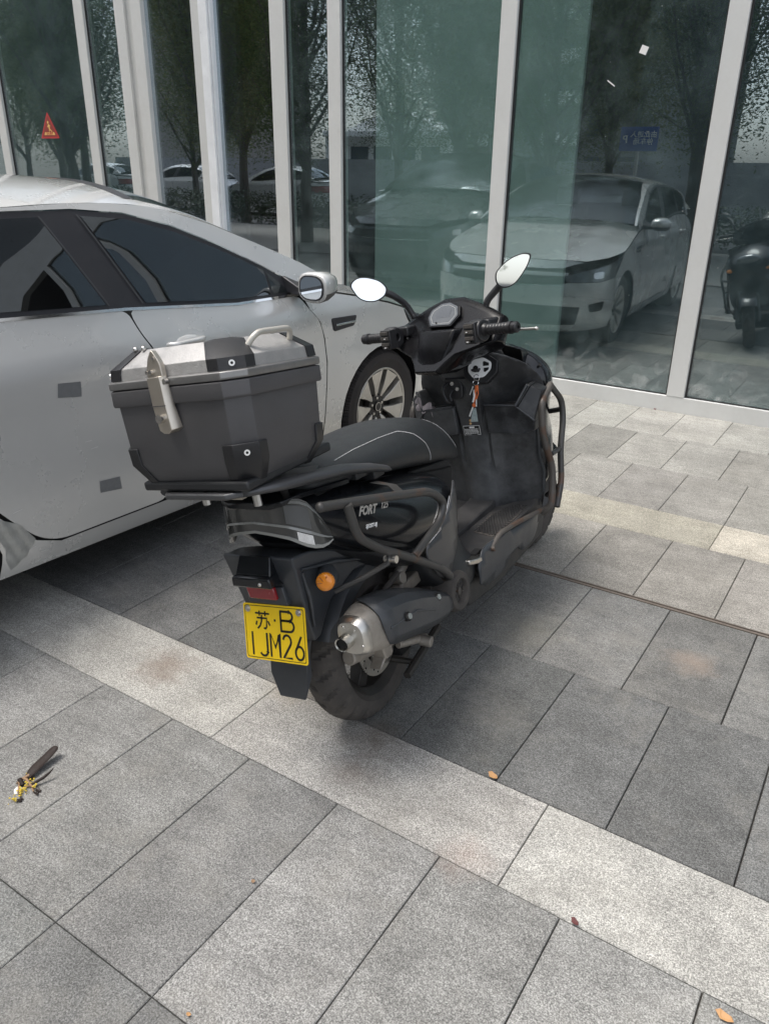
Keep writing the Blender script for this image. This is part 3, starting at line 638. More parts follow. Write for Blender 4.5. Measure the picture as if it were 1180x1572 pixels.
def build_car(name, label, loc, rotz, paint, group=None, full=True, estate=False, scale=(1, 1, 1)):
    root = thing(name, label, 'car', loc, rotz, group); root.scale = scale
    both = (1, -1)
    FA = archpts(-.02, .365, .2); RA = archpts(YR, .365, .2)
    zb = .2
    # dark inner shell so that panel gaps read dark
    for sd in both:
        poly = [(YR - .999, .24)] + RA_poly(YR) + RA_poly(0) + [(.999, .24), (.999, .68), (.6, .70), (.4, .74), (.12, .82), (0, .855), (-.4, .945), (-.62, .975), (-2.9, 1.0), (YR - .999, .95)]
        sheet('inner_shell', poly, lambda s, z, sd=sd: PS(s, z, sd, -.012), K['under'], root, .08, flip=sd < 0)
    def side(nm, poly, m, off=0., step=.04, thick=0, dent=None, **k):
        for sd in both:
            sheet(nm, poly, (lambda s, z, sd=sd: PS(s, z, sd, off)), m, root, step, thick, flip=sd > 0, **k)
    g = .003
    # fender
    fa = archpts(-.03, .352, .265)
    side('fender', [(-.52 + g, .262), fa[0]] + fa[1:-1] + [(fa[-1][0], .30), (.23, .45), (.265, .62), (.16, .76), (.13, .822), (0, .861), (-.2, .911), (-.4, .951), (-.62, .981), (-.585, .90), (-.53, .84), (-.50 + g, .76), (-.485 + g, .65), (-.50 + g, .45)], paint)
    # doors
    fd = [(-1.46 + g, .275), (-.52 - g, .275), (-.50 - g, .45), (-.485 - g, .65), (-.50 - g, .76), (-.53 - g, .84), (-.59, .90), (-.635, .965), (-1.0, .968), (-1.52 + g, 1.012), (-1.50 + g, .93), (-1.46 + g, .86), (-1.455 + g, .6)]
    side('door', fillet2(fd, .03, 3), paint)
    rd = [(-1.46 - g, .275), (-1.455 - g, .6), (-1.46 - g, .86), (-1.50 - g, .93), (-1.52 - g, 1.012), (-2.1, 1.04), (-2.62, 1.03), (-2.55, .9), (-2.36, .70), (-2.22, .56), (-2.12, .42), (-2.02, .31), (-1.94, .275)]
    side('door', fillet2(rd, .05, 4), paint)
    side('sill', [(-2.17, .20), (-.40, .18), (-.37, .262), (-.52, .269), (-1.94, .269), (-2.03, .305), (-2.135, .42), (-2.20, .49), (-2.19, .42), (-2.155, .30)], paint)
    ra = archpts(YR, .352, .24)
    side('quarter_panel', QP(ra), paint)
    rb = [(YR - .999, .22), (YR - .23, .22), (YR - .24, .45), (YR - .26, .62), (YR - .999, .66)]
    side('rear_bumper', rb, paint)
    side('tail_lamp', [(YR - .30, .66), (YR - .30, .84), (YR - .85, .86), (YR - .85, .67)], K['red'], .004)
    side('boot_lid', [(YR - .999, .665), (YR - .86, .67), (YR - .86, .865), (YR - .32, .85), (YR - .28, .95), (YR - .999, .97)], paint)
    # front fascia
    side('front_bumper', [(.235, .30), (.24, .20), (.999, .17), (.999, .235), (.62, .245), (.60, .40), (.999, .42), (.999, .565), (.76, .575), (.70, .60), (.45, .60), (.272, .625), (.238, .45)], paint)
    side('front_lip', [(.70, .68), (.70, .655), (.999, .655), (.999, .69)], paint)
    side('headlamp', fillet2([(.17, .765), (.275, .628), (.45, .605), (.70, .605), (.72, .655), (.60, .695), (.38, .74), (.14, .815)], .01, 2), K['headl'], .003)
    side('lamp_reflector', fillet2([(.42, .63), (.52, .63), (.53, .68), (.43, .69)], .02), K['clearl'], .006)
    side('grille', [(.735, .585), (.999, .575), (.999, .652), (.735, .652)], K['under'], -.002)
    side('grille_bar', [(.73, .578), (.999, .568), (.999, .577), (.73, .587)], K['chrome'], .006)
    side('lower_grille', [(.62, .25), (.999, .24), (.999, .415), (.61, .395)], K['under'], -.004)
    side('fog_lamp', fillet2([(.40, .36), (.52, .35), (.54, .42), (.38, .44)], .02), K['under'], .003)
    if full:
        for sd in both:
            e = PS(-.3, .8, sd)
            vt = MB(); P = [(-.455, .845), (-.265, .838), (-.285, .79), (-.435, .782)]
            pr = fillet2(P, .012, 3); vt.prism(pr, 'x', (HW - .01) * sd, (HW + .004) * sd); vt.build('side_vent', K['blacktrim'], root, bevel=.002)
            vt = MB(); vt.box((min((HW + .002) * sd, (HW + .009) * sd), -.425, .806), (max((HW + .002) * sd, (HW + .009) * sd), -.28, .816)); vt.build('vent_bar', K['chrome'], root, bevel=.001)
    # hood
    hp = [(-.999, -.60), (.999, -.60), (.999, .14), (.93, .30), (.78, .42), (-.78, .42), (-.93, .30), (-.999, .14)]
    sheet('bonnet', hp, HOOD, paint, root, .08, stepv=.04)
    sheet('front_lip', [(-.80, .422), (.80, .422), (.62, .455), (-.62, .455)], lambda u, s: (lambda e: (e[0], e[1], e[2] - (s - .42) * 1.6))(HOOD(u, s)), paint, root, .08)
    MB().box((-.66, -.62, .88), (.66, -.25, .925)).build('cowl_panel', K['blacktrim'], root)
    # roof, screens, pillars
    sheet('roof', [(-1, -1.30), (1, -1.30), (1, -2.45), (-1, -2.45)], RF, paint, root, .08, flip=True)
    sheet('windscreen', [(-.90, -1.29), (.90, -1.29), (.955, -.9), (.97, -.42), (-.97, -.42), (-.955, -.9), (-.90, -1.29)][:6], lambda u, y: RF(u, y, -.003), GCF, root, .08, flip=True)
    for sd in both:
        sheet('pillar', [(sd * .90, -1.302), (sd * .955, -.9), (sd * .972, -.40), (sd * 1, -.40), (sd * 1, -1.302)], RF, paint, root, .08, flip=sd > 0)
        sheet('pillar', [(sd * .88, -2.448), (sd * .90, -3.0), (sd * 1, -3.0), (sd * 1, -2.448)], RF, paint, root, .08, flip=sd < 0)
    sheet('screen_border', [(-.90, -1.29), (.90, -1.29), (.90, -1.325), (-.90, -1.325)], lambda u, y: RF(u, y, .002), K['blacktrim'], root, .1)
    sheet('rear_window', [(-.87, -2.46), (.87, -2.46), (.89, -2.98), (-.89, -2.98)], lambda u, y: RF(u, y, -.003), GC, root, .08)
    sheet('boot_lid', [(-.98, -3.0), (.98, -3.0), (.96, -3.42), (-.96, -3.42)], lambda u, y: (u * PS(SY(min(-2.6, y)), .97)[0], y, .985 + .045 * (1 - u * u) - .0 * y), paint, root, .08, flip=True)
    # greenhouse sides: rail, black trim, glass
    TOP = [(-2.72, 1.24), (-2.5, 1.292), (-2.2, 1.33), (-1.9, 1.348), (-1.6, 1.348), (-1.4, 1.33), (-1.2, 1.278), (-1.0, 1.198), (-.8, 1.105), (-.62, 1.01)]
    rail = [(y, z) for y, z in TOP]; edge = [(y, zedge(y)) for y in (-.45, -.6, -.8, -1.0, -1.2, -1.3, -1.45, -1.6, -1.9, -2.2, -2.45, -2.6, -2.8, -3.0)]
    side('roof_rail', rail + [(-.46, .975)] + edge, paint, 0, .1)
    low = [(-.60, .972), (-1.0, .975), (-1.52, 1.018), (-2.1, 1.047), (-2.65, 1.05), (-2.85, 1.08)]
    side('window_trim', [(y, z - .004) for y, z in TOP] + low, K['blacktrim'], -.004, .1)
    side('quarter_panel', [(-2.65, 1.052), (-2.63, 1.03), (-3.05, 1.0), (-3.0, 1.05), (-2.8, 1.15), (-2.725, 1.236)], paint, 0, .1)
    side('window', [(-.80, 1.005 - .018), (-1.0, .992), (-1.435, 1.027), (-1.575, 1.325), (-1.4, 1.308), (-1.2, 1.256), (-1.0, 1.176), (-.80, 1.085)], GC, .0005, .1)
    side('window', [(-.68, .986), (-.785, .988), (-.785, 1.075)], GCF, .0005, .1)
    side('window', [(-1.60, 1.038), (-2.1, 1.067), (-2.25, 1.07), (-2.25, 1.305), (-2.2, 1.309), (-1.9, 1.326), (-1.735, 1.326)], GC, .0005, .1)
    side('window', [(-2.29, 1.07), (-2.6, 1.075), (-2.66, 1.22), (-2.5, 1.272), (-2.29, 1.302)], GC, .0005, .1)
    side('belt_moulding', [(-.62, .966), (-1.0, .968), (-1.52, 1.011), (-2.1, 1.04), (-2.62, 1.043), (-2.62, 1.052), (-2.1, 1.05), (-1.52, 1.021), (-1.0, .978), (-.62, .976)], K['chrome'], .004, .1)
    if full:
        for a, b in (((-1.447, 1.028), (-1.585, 1.33)), ((-1.588, 1.035), (-1.728, 1.33))):
            side('window_seal', [a, (a[0] - .006, a[1]), (b[0] - .006, b[1]), b], K['trim'], .003, .1)
        # handles, mirrors, cabin, patches
        for sd in both:
            for y in (-1.30, -2.28):
                hcup = MB(); X = (HW - .018) * sd
                MBs = MB(); MBs.sphere((X, y, .862), (.026, .085, .036), 10); MBs.build('door_handle', paint, root, smooth=180)
                h2 = MB(); h2.tube(fillet([((HW - .012) * sd, y - .10, .872), ((HW + .022) * sd, y - .075, .876), ((HW + .024) * sd, y + .05, .878), ((HW - .012) * sd, y + .085, .874)], .02, 4), [.010] * 12, 8)
                h2.build('door_handle', paint, root, smooth=180)
            mr = thing('wing_mirror', None, None, (0, 0, 0)); mr.parent = root
            rings = []
            for (y, sc_) in ((-.705, .90), (-.70, 1.0), (-.66, 1.0), (-.61, .86), (-.57, .60), (-.55, .25)):
                ring = []
                for k in range(20):
                    a = 2 * pi * k / 20; cx_, cz_ = .955, 1.018
                    px = cos(a); pz = sin(a); px = math.copysign(abs(px) ** .75, px); pz = math.copysign(abs(pz) ** .75, pz)
                    ring.append(((cx_ - .006 + .076 * sc_ * px + (0.01 if px > 0 else 0) - (y + .7) * .15) * sd, y, cz_ + .062 * sc_ * pz + (y + .7) * .05))
                rings.append(ring)
            MB().loft(rings).build('mirror_housing', paint, mr, smooth=60)
            lw = MB(); lw.loft([[(p[0] * 1.001, p[1] + .001, min(p[2], .998) - .001) for p in r] for r in rings[1:]]); lw.build('mirror_base', K['blacktrim'], mr, smooth=60)
            mg = MB(); mg.loft([[(.955 * sd + (p[0] - .955 * sd) * .93, -.707, 1.018 + (p[2] - 1.018) * .93) for p in rings[0]], [(.955 * sd + (p[0] - .955 * sd) * .93, -.709, 1.018 + (p[2] - 1.018) * .93) for p in rings[0]]]); mg.build('mirror_rim', K['blacktrim'], mr)
            mg = MB(); mg.loft([[(.955 * sd + (p[0] - .955 * sd) * .82, -.7095, 1.018 + (p[2] - 1.018) * .82) for p in rings[0]], [(.955 * sd + (p[0] - .955 * sd) * .82, -.711, 1.018 + (p[2] - 1.018) * .82) for p in rings[0]]]); mg.build('mirror_glass', K['mirror'], mr, smooth=0)
            am = MB(); am.loft([[(x * sd, y, z) for x, y, z in r] for r in ([(.77, -.60, .97), (.77, -.70, .985), (.77, -.70, 1.06), (.77, -.60, 1.02)], [(.90, -.60, .975), (.90, -.69, .975), (.90, -.69, .995), (.90, -.60, .995)])]); am.build('mirror_arm', K['blacktrim'], mr, bevel=.005)
        cb = MB()
        for x in (-.37, .37):
            cb.prism(fillet2([(-1.75, .55), (-1.2, .55), (-1.2, .66), (-1.58, .68), (-1.82, 1.12), (-1.93, 1.10)], .04), 'x', x - .24, x + .24)
            cb.prism(fillet2([(-1.84, 1.12), (-1.93, 1.12), (-1.96, 1.30), (-1.87, 1.30)], .03), 'x', x - .12, x + .12)
        cb.prism(fillet2([(-2.75, .55), (-2.1, .55), (-2.15, .68), (-2.55, .7), (-2.85, 1.12), (-2.95, 1.1)], .04), 'x', -.62, .62)
        cb.build('seat', K['cabin'], root)
        MB().prism(fillet2([(-.45, .80), (-.45, .955), (-.62, .98), (-1.0, .93), (-1.05, .78)], .04), 'x', -.74, .74).build('dashboard', K['cabin'], root)
        sw = MB(); sw.tube([(-.37 + .18 * cos(2 * pi * k / 24), -1.12 + .09 * sin(2 * pi * k / 24), .95 + .16 * sin(2 * pi * k / 24)) for k in range(24)], .013, 8, closed=True); sw.tube([(-.55, -1.12, .95), (-.19, -1.12, .95)], .018, 6); sw.cyl((-.37, -1.12, .95), (-.37, -.95, .90), .03, 10)
        sw.build('steering_wheel', K['cabin'], root)
    MB().prism([(-3.2, .30), (.55, .30), (.55, .60), (-.45, .60), (-.45, .80), (-.8, .9), (-.8, .5), (-3.1, .5), (-3.1, .9), (-3.2, .9)], 'x', -.60, .60).build('underbody', K['under'], root, smooth=0)
    MB().prism([(-2.15, .19), (-.42, .19), (-.42, .5), (-2.15, .5)], 'x', -.77, .77).build('underbody', K['under'], root, smooth=0)
    for sd in both:
        for yc in (-.01, YR):
            wl = MB(); n = 18; R_ = .385
            rings = []
            for i in range(n + 1):
                a = radians(-8 + 196 * i / n); c, s_ = cos(a), sin(a)
                yy, zz = yc + R_ * c, .305 + R_ * s_
                xo = max(.3, PS(SY(yy), max(.25, min(.66, zz)))[0] - .03)
                rings.append([(sd * .56, yy, zz), (sd * xo, yy, zz)])
            v = [p for r in rings for p in r]; wl.add(v, [(2 * i, 2 * i + 1, 2 * i + 3, 2 * i + 2) for i in range(n)])
            wl.add([(sd * .56, yc + R_ * cos(2 * pi * k / 24), .305 + R_ * sin(2 * pi * k / 24)) for k in range(24)], [tuple(range(24))])
            wl.build('wheel_arch_liner', K['cabin'], root, fixn=False)
        make_wheel(root, sd * .725, 0, sd, K['carrubber'], K['carrim'], radians(-0) if sd else 0)
        make_wheel(root, sd * .725, YR, sd, K['carrubber'], K['carrim'])
    return root
def RA_poly(yc):
    a = archpts(yc - (.02 if yc == 0 else 0), .375, .22, 14); return a
def QP(ra):
    # rear quarter: from behind the rear door round the arch to the tail
    up = [p for p in ra]
    return up + [(YR - .225, .26), (YR - .235, .45), (YR - .255, .64), (YR - .29, .66), (YR - .29, .85), (YR - .26, .955), (-2.66, 1.0), (-2.63, 1.025), (-2.56, .9), (-2.365, .698), (-2.225, .558), (-2.205, .50)]
silver = build_car('parked_car', 'silver saloon car with grey tape patches parked beside the scooter', (-3.02, 2.223, 0), radians(-3), K['paint'])
for P in ([(-1.867, .822), (-1.782, .812), (-1.785, .760), (-1.874, .775)], [(-1.765, .442), (-1.679, .435), (-1.676, .386), (-1.767, .398)]):
    sheet('tape_patch', P, lambda s, z: PS(s, z, 1, .0015), K['patch'], silver, .05, flip=True)
sheet('tape_patch', [(-2.146, .425), (-2.085, .388), (-2.035, .315), (-2.075, .262), (-2.13, .225), (-2.145, .27), (-2.14, .31), (-2.16, .36)], lambda s, z: PS(s, z, 1, .0025 + .0015 * sin(s * 140 + z * 60)), K['foil'], silver, .008, flip=True)
scr = MB()
rs = random.Random(5)
for (y0, z0, y1, z1, n) in ((-1.93, .63, -1.90, .635, 2), (-2.048, .216, -1.892, .205, 9), (-2.12, .442, -2.01, .39, 3), (-1.2, .5, -1.1, .49, 2), (-1.80, .60, -1.74, .50, 2), (-2.08, .30, -2.0, .24, 4)):
    for i in range(n):
        t = rs.random(); ya = y0 + (y1 - y0) * t; za = z0 + (z1 - z0) * t; l = rs.uniform(.01, .035); dz = rs.uniform(-.006, .008)
        a = PS(ya, za, 1, .0012); b = PS(ya + l, za + dz, 1, .0012); scr.add([a, b, (b[0], b[1], b[2] + .002), (a[0], a[1], a[2] + .0012)], [(0, 1, 2, 3)])
scr.build('scratch', mat('pale paint scratch', (.62, .62, .6), .6), silver, fixn=False, smooth=0)
suv = build_car('parked_car', 'dark grey tall estate car parked beyond the silver saloon, mirrored in the green window', (-5.55, .15, 0), radians(-2), K['darkpaint'], full=False, scale=(1.06, 1.04, 1.17))
whites = build_car('parked_car', 'white saloon car mirrored in the clear pane left of the scooter', (-20.0, -12.6, 0), radians(84), K['whitepaint'], 'white cars across the road', full=False)
for (x, y, rz, lab) in ((-25.0, -12.9, 83, 'white car behind a tree trunk in the mirror image of the narrow pane'), (-14.0, -13.0, 86, 'white car to the right of the other white cars across the road'), (-31.5, -14.2, 80, 'leftmost white car across the road')):
    c = copy_tree(whites); c.location = (x, y, 0); c.rotation_euler = (0, 0, radians(rz)); c['label'] = lab

# ------------------------------------------------------------------ motor scooter (local: x right, y forward, z up; leaning left on its stand)
BK = thing('motor_scooter', 'black motor scooter with grey top case and yellow plate, leaning on its stand', 'scooter', (-1.04, .355, 0))
BK.matrix_world = Matrix.Translation((-1.04, .355, 0)) @ Matrix.Rotation(radians(3), 4, 'Z') @ Matrix.Rotation(radians(-12), 4, 'Y')
def sub(name, parent):
    o = bpy.data.objects.new(name, None); COL.objects.link(o); o.parent = parent; o.empty_display_size = .05; return o
# wheels
def scooter_wheel(y, z, R, wd, parent, rot=0, front=False):
    w = sub('front_wheel' if front else 'rear_wheel', parent); w.location = (0, y, z); w.rotation_euler = (0, 0, rot)
    n = 15; prof = []
    for i in range(n):
        a = pi * (i / (n - 1)); u = -cos(a); prof.append((R - .062 + .062 * sin(a) ** .72, wd * u))
    prof = [(R - .075, -wd * .82)] + prof + [(R - .075, wd * .82)]
    def fr(t, k, r):
        j = k - 1; u = abs(j - (n - 1) / 2) / ((n - 1) / 2)
        if 1 < j < n - 2:
            ph = (t / (2 * pi) * 22 + u * .9 * (1 if j > (n - 1) / 2 else 1) + (0 if j > (n - 1) / 2 else .5)) % 1
            if ph < .20 and u > .08: return r - .0075
            ph = (t / (2 * pi) * 44 + u * 1.4) % 1
            if ph < .16 and u > .5: return r - .0045
        return r
    MB().lathe(prof, seg=352, fr=fr).build('tyre', K['rubber'], w, smooth=30)
    rm = MB(); rr = R - .068
    rm.lathe([(rr + .004, -wd * .78), (rr + .004, -wd * .70), (rr - .018, -wd * .55), (rr - .02, wd * .55), (rr + .004, wd * .70), (rr + .004, wd * .78), (rr - .008, wd * .8), (rr - .03, wd * .5), (rr - .03, -wd * .5), (rr - .008, -wd * .8)], seg=64)
    for i in range(5):
        a = 2 * pi * i / 5 + .5
        def q(r, da, x): return (x, r * cos(a + da), r * sin(a + da))
        rm.loft([[q(.03, -.5, -.02), q(.03, .5, -.02), q(.03, .5, .03), q(.03, -.5, .03)], [q(rr - .025, -.16, -.012), q(rr - .025, .16, -.012), q(rr - .025, .16, .018), q(rr - .025, -.16, .018)]])
    rm.cyl((-.045, 0, 0), (.05, 0, 0), .036, 20); rm.build('rim', K['rim'], w, bevel=.002)
    bd = MB(); xd = .055 if not front else -.05
    bd.lathe([(.098, xd), (.098, xd + .004), (.06, xd + .004), (.06, xd)], seg=48)
    for i in range(5):
        a = 2 * pi * i / 5; bd.tube([(xd + .002, .03 * cos(a), .03 * sin(a)), (xd + .002, .064 * cos(a + .3), .064 * sin(a + .3))], .006, 6)
    bd.build('brake_disc', K['steel'], w)
    hl = MB()
    for i in range(24):
        a = 2 * pi * i / 24; r_ = .072 + .016 * (i % 3) / 2; hl.cyl((xd - .0005, r_ * cos(a), r_ * sin(a)), (xd + .0047, r_ * cos(a), r_ * sin(a)), .0032, 6)
    hl.build('disc_hole', K['under'], w)
    return w
scooter_wheel(.018, .231, .231, .062, BK)

def ring_xz(xc, zc_, hw, hh, y, n=20, e=.6, tilt=0.):
    out = []
    for k in range(n):
        a = 2 * pi * k / n; c, s = cos(a), sin(a)
        out.append((xc + hw * math.copysign(abs(c) ** e, c), y + tilt * s, zc_ + hh * math.copysign(abs(s) ** e, s)))
    return out
# main tail body
st_ = [(-.292, .700, .745, .085, .095), (-.278, .685, .755, .108, .116), (-.245, .655, .760, .135, .140), (-.18, .610, .750, .160, .163), (-.09, .560, .732, .188, .184), (.02, .505, .708, .208, .192), (.14, .470, .685, .214, .196), (.25, .47, .662, .213, .192), (.34, .50, .632, .208, .182), (.41, .54, .60, .19, .17)]
rings = []
for (y, zb, zt, hb, ht) in st_:
    r = []
    prof = [(-hb * .45, zb - .012), (-hb * .85, zb), (-hb, zb + .28 * (zt - zb)), (-ht, zb + .72 * (zt - zb)), (-ht * .86, zt), (-ht * .5, zt + .02), (0, zt + .03), (ht * .5, zt + .02), (ht * .86, zt), (ht, zb + .72 * (zt - zb)), (hb, zb + .28 * (zt - zb)), (hb * .85, zb), (hb * .45, zb - .012), (0, zb - .012)]
    rings.append([(x, y, z) for x, z in prof])
MB().loft(rings).build('body_panel', K['gloss'], BK, subsurf=2, smooth=180)
# lower matte belly beneath the glossy panel
rings = []
for (y, zb, zt, hb) in ((-.25, .635, .68, .09), (-.17, .585, .64, .12), (-.08, .53, .60, .155), (.04, .455, .53, .18), (.15, .41, .50, .18), (.25, .38, .48, .17)):
    rings.append([(x, y, z) for x, z in ((-hb * .8, zb), (-hb, (zb + zt) / 2), (-hb * .95, zt), (0, zt + .02), (hb * .95, zt), (hb, (zb + zt) / 2), (hb * .8, zb), (0, zb - .01))])
MB().loft(rings).build('lower_cover', K['matte'], BK, subsurf=1, smooth=180)
# graphite trim boomerang
for sd in (1, -1):
    P = fillet2([(.372, .612), (.405, .575), (.345, .49), (.282, .405), (.262, .345), (.235, .345), (.18, .375), (.118, .44), (.110, .478), (.125, .500), (.19, .505), (.232, .535), (.30, .578)], .02, 4)
    sheet('side_trim', P, lambda y, z, sd=sd: ((.2155 - .9 * max(0, y - .25) ** 1.6 - .25 * max(0, .42 - z) + .004 * sin((y * .8 + z) * 9)) * sd, y, z), K['trim'], BK, .03, .004, flip=sd < 0)
    cur = fillet([(.292, .582), (.235, .540), (.205, .512), (.150, .503), (.118, .495)], .03) if False else None
    tp = [(.300, .580), (.262, .556), (.228, .534), (.205, .512), (.165, .505), (.128, .500)]
    MB().tube([((.2175 - .9 * max(0, y - .25) ** 1.6) * sd, y, z) for y, z in tp], .0016, 6).build('trim_edge', K['clearl'], BK)
# centre column under the seat nose
rings = []
for (z, y0, y1, hw) in ((.60, .30, .44, .13), (.55, .28, .452, .155), (.50, .24, .462, .168), (.43, .20, .475, .178), (.37, .20, .487, .188), (.335, .22, .505, .20), (.315, .24, .535, .205), (.30, .26, .54, .205), (.27, .28, .53, .20), (.235, .30, .50, .19)):
    rings.append([(-hw * .55, y1, z), (-hw, y1 - .07, z), (-hw, y0, z), (-hw * .5, y0 - .02, z), (hw * .5, y0 - .02, z), (hw, y0, z), (hw, y1 - .07, z), (hw * .55, y1, z), (0, y1 + .012, z)])
MB().loft(rings).build('centre_cover', K['matte'], BK, subsurf=2, smooth=180)
# seat
rings = []
for (y, zb, zt, hw) in ((-.235, .772, .800, .115), (-.215, .768, .822, .145), (-.12, .752, .828, .155), (.0, .732, .825, .160), (.1, .712, .820, .162), (.2, .690, .822, .158), (.3, .668, .818, .150), (.4, .644, .802, .138), (.48, .626, .778, .126), (.55, .610, .742, .112), (.61, .598, .695, .096), (.655, .590, .645, .076), (.675, .588, .615, .05)):
    rings.append([(-hw * .9, y, zb), (-hw, y, zb + (zt - zb) * .25), (-hw * .97, y, zb + (zt - zb) * .62), (-hw * .72, y, zt - .010), (-hw * .36, y, zt), (0, y, zt + .001), (hw * .36, y, zt), (hw * .72, y, zt - .010), (hw * .97, y, zb + (zt - zb) * .62), (hw, y, zb + (zt - zb) * .25), (hw * .9, y, zb), (0, y, zb)])
seat = MB().loft(rings).build('seat', K['seat'], BK, subsurf=2, smooth=180)
bpy.context.view_layer.update()
dg = bpy.context.evaluated_depsgraph_get()
bv = BVHTree.FromObject(seat, dg)
def on_seat(x, y, z=None):
    if z is None:
        h = bv.ray_cast(Vector((x, y, 1.2)), Vector((0, 0, -1)))
        return h[0] + Vector((0, 0, .0012)) if h[0] else None
    h = bv.find_nearest(Vector((x, y, z))); return h[0] + h[1] * .0014
def stitch(name, pts, sd):
    mb = MB(); P = [on_seat(x * sd, y, z) for x, y, z in pts]
    P2 = []
    for a, b in zip(P, P[1:]):
        for k in range(6): P2.append(on_seat(*(a.lerp(b, k / 6))))
    for a, b in zip(P2, P2[1:]): mb.tube([a, a.lerp(b, .8)], .0014, 5)
    mb.build(name, K['stitch'], seat)
for sd in (1, -1):
    stitch('stitching', [(.13, -.1, .83), (.122, 0, .83), (.118, .12, .82), (.118, .22, .80), (.125, .28, .77), (.134, .325, .735), (.136, .345, .70), (.137, .355, .665)], sd)
    stitch('stitching', [(.05, .50, .78), (.075, .55, .74), (.085, .60, .70), (.082, .64, .65), (.07, .665, .615)], sd)
sb = MB(); sb.loft([[(x, y, z - .012) for x, z in ((-.125, zb), (.125, zb), (.125, zb - .014), (-.125, zb - .014))] for (y, zb) in ((-.2, .772), (.1, .718), (.4, .650), (.50, .63))]); sb.build('seat_base', K['under'], BK, bevel=.004)
MB().prism([(.05, .50), (.44, .50), (.50, .60), (.47, .64), (.05, .70)], 'x', -.125, .125).build('inner_frame', K['under'], BK, smooth=0)
# rear fender / plate carrier
F = MB()
side_ = [(-.325, .640), (-.26, .632), (-.20, .612), (-.10, .572), (-.03, .530), (.03, .49), (.0, .488), (-.08, .500), (-.145, .480), (-.19, .468), (-.225, .430), (-.250, .395), (-.276, .392), (-.288, .43), (-.298, .47), (-.312, .56)]
def fx(y, z): return .10 - .25 * max(0, .5 - z) * .6
n = len(side_); L_ = [(-.088 - .02 * (z - .4) / .2, y, z) for y, z in side_]; R_ = [(.088 + .02 * (z - .4) / .2, y, z) for y, z in side_]
F.add(L_ + R_, [tuple(range(n - 1, -1, -1)), tuple(range(n, 2 * n))] + [(i, (i + 1) % n, n + (i + 1) % n, n + i) for i in range(n)])
rf = F.build('rear_fender', K['fend'], BK, bevel=.006, bseg=3)
# raised spine ridge + creases
rg = MB(); rg.loft([[(-.05, -.328, .645), (.05, -.328, .645), (.045, -.320, .62), (-.045, -.320, .62)], [(-.055, -.352, .600), (.055, -.352, .600), (.05, -.31, .575), (-.05, -.31, .575)], [(-.06, -.322, .57), (.06, -.322, .57), (.06, -.295, .55), (-.06, -.295, .55)]])
rg.build('light_hood', K['gloss'], rf, bevel=.004)
rg = MB(); rg.prism([(-.062, 0), (.062, 0), (.06, .028), (-.058, .028)], 'y', -.03, .012)
o = rg.build('plate_lamp', K['gloss'], rf, bevel=.006, bseg=3); o.location = (0, -.335, .572)
rg = MB(); rg.sphere((.032, -.366, .585), .005, 6); rg.build('screw', K['bolt'], rf)
rg = MB(); rg.prism([(-.044, -.017), (.042, -.017), (.038, .017), (-.05, .017)], 'y', -.004, .008); o = rg.build('reflector', K['red'], rf, bevel=.003); o.location = (-.003, -.326, .543)
rg = MB(); rg.prism([(-.062, -.027), (.062, -.027), (.056, .022), (-.062, .022)], 'y', -.002, .03); o = rg.build('reflector_holder', K['fend'], rf, bevel=.003); o.location = (0, -.318, .536)
for sd in (1, -1):
    rg = MB(); rg.tube([(.112 * sd, -.30, .60), (.115 * sd, -.17, .567), (.112 * sd, -.06, .527)], [.003, .006, .004], 6); rg.tube([(.108 * sd, -.295, .59), (.108 * sd, -.285, .52), (.098 * sd, -.28, .44)], [.004, .006, .004], 6); rg.build('fender_rib', K['fend'], rf, smooth=80)
# inner hugger over the tyre
hg = []
for i in range(19):
    a = radians(28 + 124 * i / 18); r0 = .252; r1 = .264
    c, s = cos(a), sin(a); hw = .088 if i < 17 else .07
    def Q(x, r): return (x, .018 - r * -c if False else .018 + r * c, .231 + r * s)
    hg.append([Q(-hw, r0 - .03), Q(-hw - .004, r0 - .03), Q(-hw - .004, r1 - .006), Q(-hw * .8, r1 + .006), Q(hw * .8, r1 + .006), Q(hw + .004, r1 - .006), Q(hw + .004, r0 - .03), Q(hw, r0 - .03), Q(hw * .95, r0 - .002), Q(-hw * .95, r0 - .002)])
MB().loft(hg).build('tyre_hugger', K['fend'], BK, smooth=50)
fl = MB(); prof = [(-.265, .40), (-.290, .36), (-.305, .30), (-.312, .235), (-.304, .232), (-.292, .30), (-.275, .355), (-.255, .39)]
n = 8; hwf = lambda z: .062 if z > .28 else .062 - (.28 - z) * .45
fl.add([(-hwf(z), y, z) for y, z in prof] + [(hwf(z), y, z) for y, z in prof], [tuple(range(n - 1, -1, -1)), tuple(range(n, 2 * n))] + [(i, (i + 1) % n, n + (i + 1) % n, n + i) for i in range(n)])
fl.build('mud_flap', K['fend'], BK, bevel=.004)
# number plate
npl = sub('number_plate', BK)
npl.matrix_local = frame((.012, -.333, .436), (1, 0, .015), (0, .24, 1))
W2, H2 = .099, .072
MB().prism(fillet2([(-W2, -H2), (W2, -H2), (W2, H2), (-W2, H2)], .007), 'z', -.0012, .0).build('plate_face', K['plate'], npl, smooth=0)
ln = MB(); e = .0045
bd = fillet2([(-W2 + e, -H2 + e), (W2 - e, -H2 + e), (W2 - e, H2 - e), (-W2 + e, H2 - e)], .006); bd2 = [(x * (1 - .0016 / W2), y * (1 - .0016 / H2)) for x, y in bd]; n = len(bd)
ln.add([(x, y, .0006) for x, y in bd] + [(x, y, .0006) for x, y in bd2], [(i, (i + 1) % n, n + (i + 1) % n, n + i) for i in range(n)])
T = .0058
